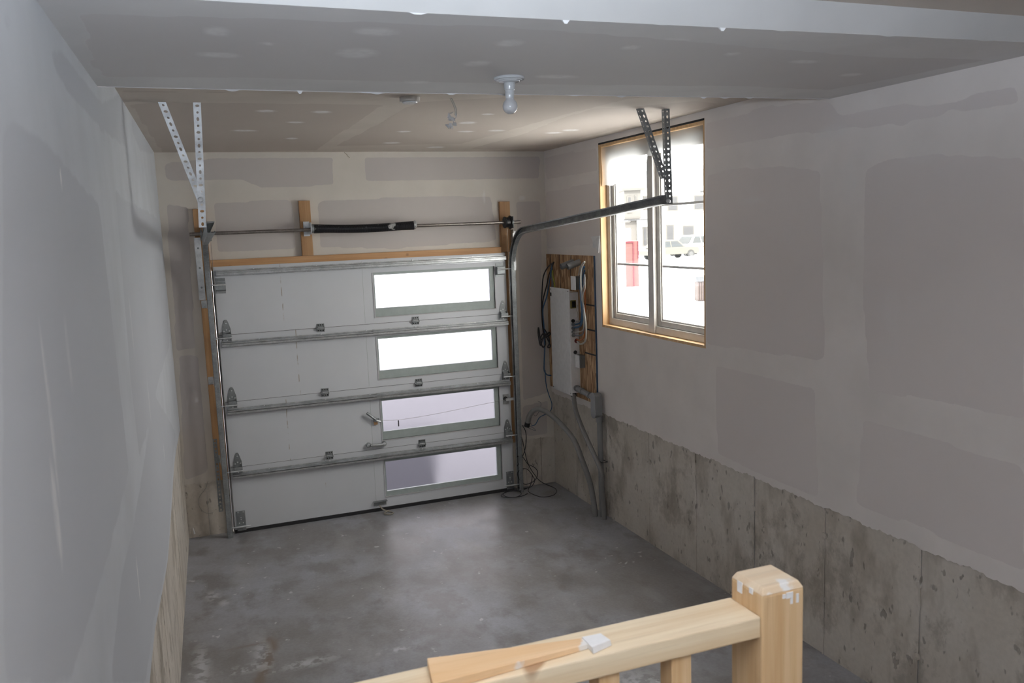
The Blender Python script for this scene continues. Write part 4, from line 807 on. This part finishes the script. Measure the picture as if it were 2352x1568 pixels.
def bundle(name, loc, label, cat, items, group=None):
    t = thing(name, loc, label, cat, group)
    for nm, m, pts, r in items: cable(nm, M[m], t, pts, r)
    return t
bundle('black_cable_coil', PTS['osb_hole'][0], 'black and blue cables looped and knotted in the room corner beside the panel', 'cables',
    [('black_cable', 'cblack', PTS['cabA'], .0058), ('black_cable', 'cblack', PTS['cabB'], .0058), ('blue_cable', 'cblue', PTS['cabC'], .0058), ('cable_knot', 'cblack', PTS['knot1'], .0058), ('cable_knot', 'cblack', PTS['knot2'], .0058),
     ('blue_cable', 'cblue', PTS['blue_low'], .0058), ('dark_cable', 'cblue', PTS['dark_low'], .004), ('grey_wire', 'cgrey', PTS['wisp1'], .002)])
bundle('house_cables', (2.80, -.85, 2.05), 'white, blue and orange cables curving into the side of the fuse panel', 'cables',
    [('white_cable', 'cwhite', PTS['rw1'], .0075), ('blue_cable', 'cblue', PTS['rw2'], .0085), ('blue_cable', 'cblue', PTS['rw3'], .007), ('grey_cable', 'cgrey', PTS['rw4'], .0055), ('grey_cable', 'cwhite', PTS['rw5'], .004),
     ('white_cable', 'cwhite', PTS['rw6'], .006), ('orange_cable', 'corange', PTS['orange'], .006), ('white_cable', 'cwhite', PTS['rw7'], .0055),
     ('coiled_wire', 'cwhite', [(2.765+.008*math.cos(k), -.66-.02*abs(math.sin(k*.5)), 1.70-.012*k) for k in range(10)], .002)])
bundle('feeder_cables', (2.80, -.1, 2.0), 'short grey and yellow-green cables dropping behind the top of the fuse panel', 'cables',
    [('grey_cable', 'cgrey', [(a-.0, b_, min(c, 2.0)) for a, b_, c in PTS['gcab']]+[(2.79, -.245, 1.78)], .009), ('yellow_cable', 'cyel', PTS['ycab']+[(2.79, -.25, 1.77)], .006), ('tan_cable', 'corange', PTS['ocab'], .004)])
bundle('floor_cable_coil', (2.45, -.15, 0), 'thin black cable coiled on the floor at the foot of the door track', 'cable',
    [('cable_loop', 'cblack', PTS['coil1'], .0033), ('cable_loop', 'cblack', PTS['coil2'], .0033), ('cable_loop', 'cblack', PTS['coil3'], .0033), ('cable_loop', 'cblack', PTS['coil4'], .0033), ('bare_wire', 'cgrey', PTS['wisp2'], .0022)])
tag(cable('thin_white_wire', M['cwhite'], None, [(a, .046, c) for a, b_, c in PTS['wire_ll']], .0022), 'thin white wire hanging over the concrete left of the garage door', 'wire')
tag(MB().tube([(a, .045, c) for a, b_, c in PTS['stub_ll']], [.003, .008], 6).build('plaster_drip', M['plaster'], None), 'small white plaster drip low on the concrete in the corner', 'drip')
pp = PTS['paper']
mb = MB(); P0 = [(2.812+.006*math.sin(k*2.1), q[1], q[2]) for k, q in enumerate(pp)]; mb.prism(P0, (0, 0, 0), (.001, 0, 0))
tag(mb.build('torn_film_scrap', M['plaster'], None), 'torn white scrap stuck to the wall beside the wooden window edge', 'scrap')

# plastic film taped over the top of the window
pf = []; fs = []
nY, nZ = 26, 8
for i in range(nY+1):
    yy = WY1-.018+(WY0-WY1+.036)*i/nY
    zb = 2.635 if yy > -1.70 else 2.80
    for j in range(nZ+1):
        z = zb+(WZ1-.034-zb)*j/nZ+(.006*math.sin(i*1.7) if j == 0 else 0); pf.append((XR+.014+.004*math.sin(i*.9+j*.7), yy, z))
for i in range(nY):
    for j in range(nZ): a = i*(nZ+1)+j; fs.append((a, a+1, a+nZ+2, a+nZ+1))
o = MB().add(pf, fs).build('plastic_film', M['film'], None, fixn=False)
for p in o.data.polygons: p.use_smooth = True
tag(o, 'milky plastic film hanging over the top of the window', 'plastic sheet')

# ------------------------------------------------ ceiling things
lp = thing('ceiling_lamp', (1.01, -3.858, ZK), 'bare white porcelain lamp holder with an unlit bulb under the bulkhead', 'ceiling lamp')
LX, LY, LZc = 1.012, -3.858, ZK+.004
MB().lathe([(.001, 0), (.056, 0), (.058, -.004), (.056, -.009), (.048, -.010), (.047, -.013), (.040, -.014), (.038, -.017), (.03, -.018), (.020, -.021), (.001, -.021)], (LX, LY, LZc), 36).build('base', M['porc'], lp)
MB().lathe([(.020, -.018), (.0215, -.028), (.0205, -.034), (.0195, -.045), (.017, -.047), (.0165, -.056), (.0175, -.058), (.016, -.066), (.0155, -.075)], (LX, LY, LZc), 24).build('socket', M['porc'], lp)
bl = []
for k in range(15):
    q = math.pi*.5*k/14*1.62-.0; bl.append((max(.001, .0275*math.sin(math.pi-q*1.0-.0)), 0))
prof = [(.0145, -.072), (.0155, -.078), (.019, -.083), (.0235, -.089), (.0265, -.096), (.0278, -.104), (.0268, -.113), (.0235, -.120), (.018, -.126), (.010, -.1305), (.001, -.132)]
MB().lathe(prof, (LX, LY, LZc), 28).build('bulb', M['bulb'], lp)
hb = thing('ceiling_box', (.93, -2.80, H), 'small round ceiling box behind the bulkhead edge', 'ceiling box')
MB().lathe([(.001, 0), (.05, 0), (.05, -.022), (.001, -.022)], (.93, -2.70, H-.0005), 24).build('body', M['vinyl'], hb); MB().lathe([(.03, 0), (.038, -.002), (.036, -.008), (.001, -.009)], (.93, -2.70, H-.0225), 24).build('rim', M['porc'], hb)
hw = thing('hanging_wires', (1.141, -2.70, H), 'white wires with a crumpled plastic end hanging from the ceiling', 'wires')
for dx in (-.004, .004): cable('white_wire', M['cwhite'], hw, [(1.142+dx, -2.70, H-.001), (1.155+dx, -2.70, H-.03), (1.165+dx, -2.70, H-.06), (1.163+dx, -2.70, H-.085)], .0022)
mb = MB()
for k in range(16):
    a = rnd.uniform(-.028, .028); c = rnd.uniform(-.03, .035); b_ = rnd.uniform(-.012, .012)
    pts = [(1.145+a*.7+rnd.uniform(-.02, .02), -2.70+b_+rnd.uniform(-.01, .01), H-.112+c+rnd.uniform(-.018, .018)) for _ in range(4)]
    mb.add(pts, [(0, 1, 2), (0, 2, 3), (0, 3, 1)])
mb.build('crumpled_film', M['bulb'], hw, fixn=False)
tag(cable('tape_tail', M['ropem'], None, [(1.07, .03, 2.995), (1.09, .035, 2.98), (1.10, .04, 2.965), (1.115, .045, 2.955)], .003), 'little curl of joint tape at the top of the door wall', 'tape')

# ------------------------------------------------ railing in the foreground
rl = thing('stair_railing', (.77, -5.65, LZ), 'rough pine guard railing with a square newel post in the foreground', 'railing')
px0, px1, py0, py1, pz = .729, .817, -5.700, -5.612, 1.717
MB().box(px0, px1, py0, py1, LZ, pz-.012).build('newel_post', M['pine_z'], rl, bevel=.004)
pt = bpy.data.objects['newel_post']
MB().hexa([(px0, py0, pz-.0125), (px1, py0, pz-.0125), (px1, py1, pz-.0125), (px0, py1, pz-.0125), (px0+.007, py0+.007, pz), (px1-.007, py0+.007, pz), (px1-.007, py1-.007, pz), (px0+.007, py1-.007, pz)]).build('chamfered_top', M['pine_top'], pt, bevel=.002)
for q_, (dx, dz, ww, hh) in enumerate(((.050, -.012, .014, .012), (.0585, -.022, .005, .014), (.071, -.020, .005, .018), (.042, -.012, .006, .008))):
    MB().box(px0+dx, px0+dx+ww, py0-.0012-.0003*q_, py0+.001, pz-.008+dz-hh*.5, pz-.008+dz+hh*.4).build('plaster_splash', M['plaster'], pt)
for (dy, dz, ww, hh) in ((.055, -.012, .014, .02), (.025, -.006, .01, .01)):
    MB().box(px0-.001, px0+.001, py0+dy, py0+dy+ww, pz-.008+dz-hh*.5, pz-.008+dz+hh*.5).build('plaster_splash', M['plaster'], pt)
zr = 1.667
rail = MB().box(XL(-5.6)+.006, px0-.0005, -5.697, -5.611, zr-.038, zr).build('top_rail', M['pine_x'], rl, bevel=.003)
for i, x in enumerate([.575-.135*k for k in range(7)]):
    MB().box(x-.019, x+.019, -5.690, -5.652, LZ, zr-.0385).build('baluster', M['pine_z'], rl, bevel=.002)
# wedge offcut and a plaster scrap lying on the rail
mb = MB(); z0 = zr+.0006
mb.hexa([(.148, -5.694, z0), (.412, -5.672, z0), (.412, -5.650, z0), (.16, -5.618, z0), (.148, -5.694, z0+.016), (.412, -5.672, z0+.009), (.412, -5.650, z0+.009), (.16, -5.618, z0+.016)])
tag(mb.build('wood_offcut', M['scrapw'], None, bevel=.0015), 'thin wedge-shaped orange wood offcut lying on the railing', 'offcut')
mb = MB(); mb.hexa([(.413, -5.690, z0), (.452, -5.678, z0), (.448, -5.648, z0), (.412, -5.650, z0), (.411, -5.689, z0+.012), (.450, -5.677, z0+.010), (.446, -5.650, z0+.010), (.411, -5.652, z0+.012)])
tag(mb.build('plaster_scrap', M['plaster'], None, bevel=.001), 'small white plaster scrap on the railing beside the wood offcut', 'scrap')

# ------------------------------------------------ outdoors
GZ = -.45
gr = MB(); nx = 24
gr.box(-60, 140, -20, 160, GZ-.2, GZ); gr = gr.build('ground', M['snow'], None); tag(gr, kind='structure')
FD = Vector((math.sin(yaw), math.cos(yaw), 0)); RD = Vector((math.cos(yaw), -math.sin(yaw), 0))
def E(lat, dep, z): q = Vector((CAMLOC.x, CAMLOC.y, 0))+RD*lat+FD*dep; return (q.x, q.y, z)
def ebox(mb, a0, a1, d0, d1, z0, z1): return mb.hexa([E(a0, d0, z0), E(a1, d0, z0), E(a1, d1, z0), E(a0, d1, z0), E(a0, d0, z1), E(a1, d0, z1), E(a1, d1, z1), E(a0, d1, z1)])
def epart(name, m, par, *a): return ebox(MB(), *a).build(name, M[m], par)
us = MB().box(-.6, 3.0, YF-4, .19, H+.22, 6.2).build('shade_storey', M['facade'], None); tag(us, kind='structure')  # unseen storey added to lengthen the house shadow in front of the door
M['asphalt'] = plain('dark_asphalt', (.02, .021, .036), .7)
dr = MB().hexa([(-1.6, .21, GZ), (1.70, .21, GZ), (2.45, 2.8, GZ), (-1.6, 2.8, GZ), (-1.6, .21, -.04), (1.70, .21, -.04), (2.45, 2.8, -.04), (-1.6, 2.8, -.04)]).build('driveway', M['asphalt'], None); tag(dr, kind='structure')  # dark slab added and cut along the sight line to darken the lowest pane
M['shade_snow'] = plain('shaded_snow', (.25, .25, .27), .8)  # snow greyed in place of house shadow, dimming the lower panes
d2 = MB().hexa([(1.71, .21, GZ), (6, .21, GZ), (6, 8, GZ), (2.47, 2.81, GZ), (1.71, .21, -.05), (6, .21, -.05), (6, 8, -.05), (2.47, 2.81, -.05)]).hexa([(-1.6, 2.81, GZ), (2.46, 2.81, GZ), (6, 8.01, GZ), (-1.6, 8.01, GZ), (-1.6, 2.81, -.05), (2.46, 2.81, -.05), (6, 8.01, -.05), (-1.6, 8.01, -.05)]).build('driveway_edge', M['shade_snow'], None); tag(d2, kind='structure')
hs = thing('townhouse_row', E(14, 78, GZ), 'pale row of townhouses far across the snowy street', 'building')
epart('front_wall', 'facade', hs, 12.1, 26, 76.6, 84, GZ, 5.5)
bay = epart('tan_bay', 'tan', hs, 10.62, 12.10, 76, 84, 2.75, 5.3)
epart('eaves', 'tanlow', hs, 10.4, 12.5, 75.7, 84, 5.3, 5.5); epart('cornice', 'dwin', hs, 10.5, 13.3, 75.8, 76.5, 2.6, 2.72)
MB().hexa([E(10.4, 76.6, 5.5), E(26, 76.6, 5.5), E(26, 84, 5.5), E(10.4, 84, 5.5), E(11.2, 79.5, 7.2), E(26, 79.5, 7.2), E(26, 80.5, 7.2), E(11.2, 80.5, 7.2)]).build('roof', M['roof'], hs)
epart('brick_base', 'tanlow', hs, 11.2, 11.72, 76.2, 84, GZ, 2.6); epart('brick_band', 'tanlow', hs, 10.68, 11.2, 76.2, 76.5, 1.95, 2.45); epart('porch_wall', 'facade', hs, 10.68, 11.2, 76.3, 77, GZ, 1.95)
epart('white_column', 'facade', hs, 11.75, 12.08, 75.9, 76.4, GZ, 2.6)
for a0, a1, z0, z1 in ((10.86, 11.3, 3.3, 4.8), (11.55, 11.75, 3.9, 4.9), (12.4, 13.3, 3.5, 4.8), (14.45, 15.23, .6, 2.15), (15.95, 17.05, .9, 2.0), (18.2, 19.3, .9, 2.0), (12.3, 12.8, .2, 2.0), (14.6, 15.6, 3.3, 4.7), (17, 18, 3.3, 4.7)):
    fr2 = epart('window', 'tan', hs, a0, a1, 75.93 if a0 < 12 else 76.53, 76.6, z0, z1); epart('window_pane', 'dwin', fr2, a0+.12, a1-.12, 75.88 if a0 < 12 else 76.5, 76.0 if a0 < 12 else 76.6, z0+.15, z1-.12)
def car(name, label, lat, dep, ang, m, suv, text=False):
    t = thing(name, E(lat, dep, GZ), label, 'car'); Rz = Matrix.Rotation(-yaw+ang, 4, 'Z'); O = Vector(E(lat, dep, GZ))
    T = lambda q: O+Rz @ Vector(q)
    hgt = 1.65 if suv else 1.45; bz = .85 if suv else .78
    body = [(-2.2, .35), (-2.22, .7), (-2.05, .86), (-1.1, bz+.12), (1.3, bz+.1), (2.1, bz), (2.22, .7), (2.2, .35)]
    MB().prism([T((x, -.88, z)) for x, z in body], (0, 0, 0), Rz @ Vector((0, 1.76, 0))).build('body', M[m], t, bevel=.05)
    roofp = [(-1.0, bz+.08), (-.35, hgt), (1.2, hgt), (2.0 if suv else 1.75, bz+.08)]
    mb = MB(); n = 4; vs = [T((x, -.86 if k in (0, 3) else -.66, z)) for k, (x, z) in enumerate(roofp)]+[T((x, .86 if k in (0, 3) else .66, z)) for k, (x, z) in enumerate(roofp)]
    mb.add(vs, [(3, 2, 1, 0), (4, 5, 6, 7), (0, 1, 5, 4), (1, 2, 6, 5), (2, 3, 7, 6), (3, 0, 4, 7)]).build('cabin', M[m], t, bevel=.03)
    for sy in (-1, 1):
        for x0, x1, x2, x3 in ((-.75, -.28, .32, .32), (.42, .42, 1.1, 1.5)):
            zb, zt = bz+.14, hgt-.1
            f = lambda x, z: T((x, sy*(.87-.20*(z-bz-.08)/(hgt-bz-.08)), z))
            mb = MB(); q = [f(x0, zb), f(x1, zt), f(x2, zt), f(x3, zb)]; mb.prism(q, (0, 0, 0), Rz @ Vector((0, -.02*sy, 0))).build('side_window', M['carglass'], t)
        for xw in (-1.4, 1.4):
            w_ = MB(); c = T((xw, sy*.80, .33)); ax = Rz @ Vector((0, sy, 0))
            w_.tube([c-ax*.1, c+ax*.1], .33, 20).build('wheel', M['tyre'], t); w2 = bpy.data.objects[-1] if False else None
            MB().tube([c+ax*.1, c+ax*.115], .2, 16).build('wheel_disc', M['hub'], t)
    f = lambda y, x, z: T((x, y, z)); mb = MB(); mb.prism([T((-1.02, -.7, bz+.14)), T((-.45, -.6, hgt-.1)), T((-.45, .6, hgt-.1)), T((-1.02, .7, bz+.14))], (0, 0, 0), Rz @ Vector((-.04, 0, 0))).build('windscreen', M['carglass'], t)
    if text:
        for k in range(9):
            x = .95-k*.14
            MB().prism([T((x, -.895, .62)), T((x+.09, -.895, .62)), T((x+.09, -.895, .75)), T((x, -.895, .75))], (0, 0, 0), Rz @ Vector((0, .01, 0))).build('lettering', M['redtext'] if k else M['tyre'], t)
    return t
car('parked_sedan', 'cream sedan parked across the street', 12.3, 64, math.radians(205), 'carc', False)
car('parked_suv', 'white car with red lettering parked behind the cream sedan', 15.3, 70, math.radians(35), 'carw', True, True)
rb = thing('red_cabinet', E(5.48, 37, GZ), 'tall red cabinet standing in the snow', 'cabinet')
epart('body', 'redbox', rb, 5.19, 5.76, 37, 37.6, GZ, 1.57)
for q in ((5.19, 5.53, 1.5, 1.57), (5.50, 5.54, GZ, 1.5), (5.72, 5.76, .8, 1.57)): epart('trim', 'redtrim', rb, q[0], q[1], 36.95, 37.0, q[2], q[3])
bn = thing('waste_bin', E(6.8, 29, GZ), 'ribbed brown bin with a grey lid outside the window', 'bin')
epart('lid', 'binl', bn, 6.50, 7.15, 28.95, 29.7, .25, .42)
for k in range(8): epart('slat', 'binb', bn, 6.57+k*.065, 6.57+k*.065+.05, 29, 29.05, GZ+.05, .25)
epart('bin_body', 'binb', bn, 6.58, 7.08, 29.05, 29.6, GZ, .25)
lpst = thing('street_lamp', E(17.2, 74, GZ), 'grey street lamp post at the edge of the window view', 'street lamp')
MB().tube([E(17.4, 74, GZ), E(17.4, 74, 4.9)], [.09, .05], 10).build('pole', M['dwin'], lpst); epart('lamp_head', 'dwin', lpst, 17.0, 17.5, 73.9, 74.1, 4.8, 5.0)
mb = MB(); rr = random.Random(3)
for lab, la_, de, rx, rz_ in (('low snow bank in front of the parked cars', 14.2, 60, 3.2, .35), ('small snow heap beside the red cabinet', 7.1, 36, .9, .35)):
    t_ = MB(); vs = []; fs = []; n = 20; mrow = 7
    for j in range(mrow):
        for k in range(n):
            a = 2*math.pi*k/n; r = rx*(1-j/(mrow-1)*.98); h = rz_*(1-(1-j/(mrow-1))**2)*(1+.15*rr.uniform(-1, 1)); q = E(la_+r*math.cos(a)*(1+.08*rr.uniform(-1, 1)), de+r*.6*math.sin(a), GZ-.01+h); vs.append(q)
    for j in range(mrow-1):
        for k in range(n): fs.append((j*n+k, j*n+(k+1) % n, (j+1)*n+(k+1) % n, (j+1)*n+k))
    t_.add(vs, fs); t_.smooth = True; tag(t_.build('snow_heap', M['snow'], None), lab, 'snow')

# sky portals: they only guide sampling of the daylight that enters through the openings
for nm, loc, d, sx, sy in (('window_daylight', (XR+.15, (WY0+WY1)/2, (WZ0+WZ1)/2), (-1, 0, 0), 1.42, 1.41),):
    o = light(nm, 'AREA', loc, d, 1, (1, 1, 1), shape='RECTANGLE', size=sx, size_y=sy); o.data.cycles.is_portal = True
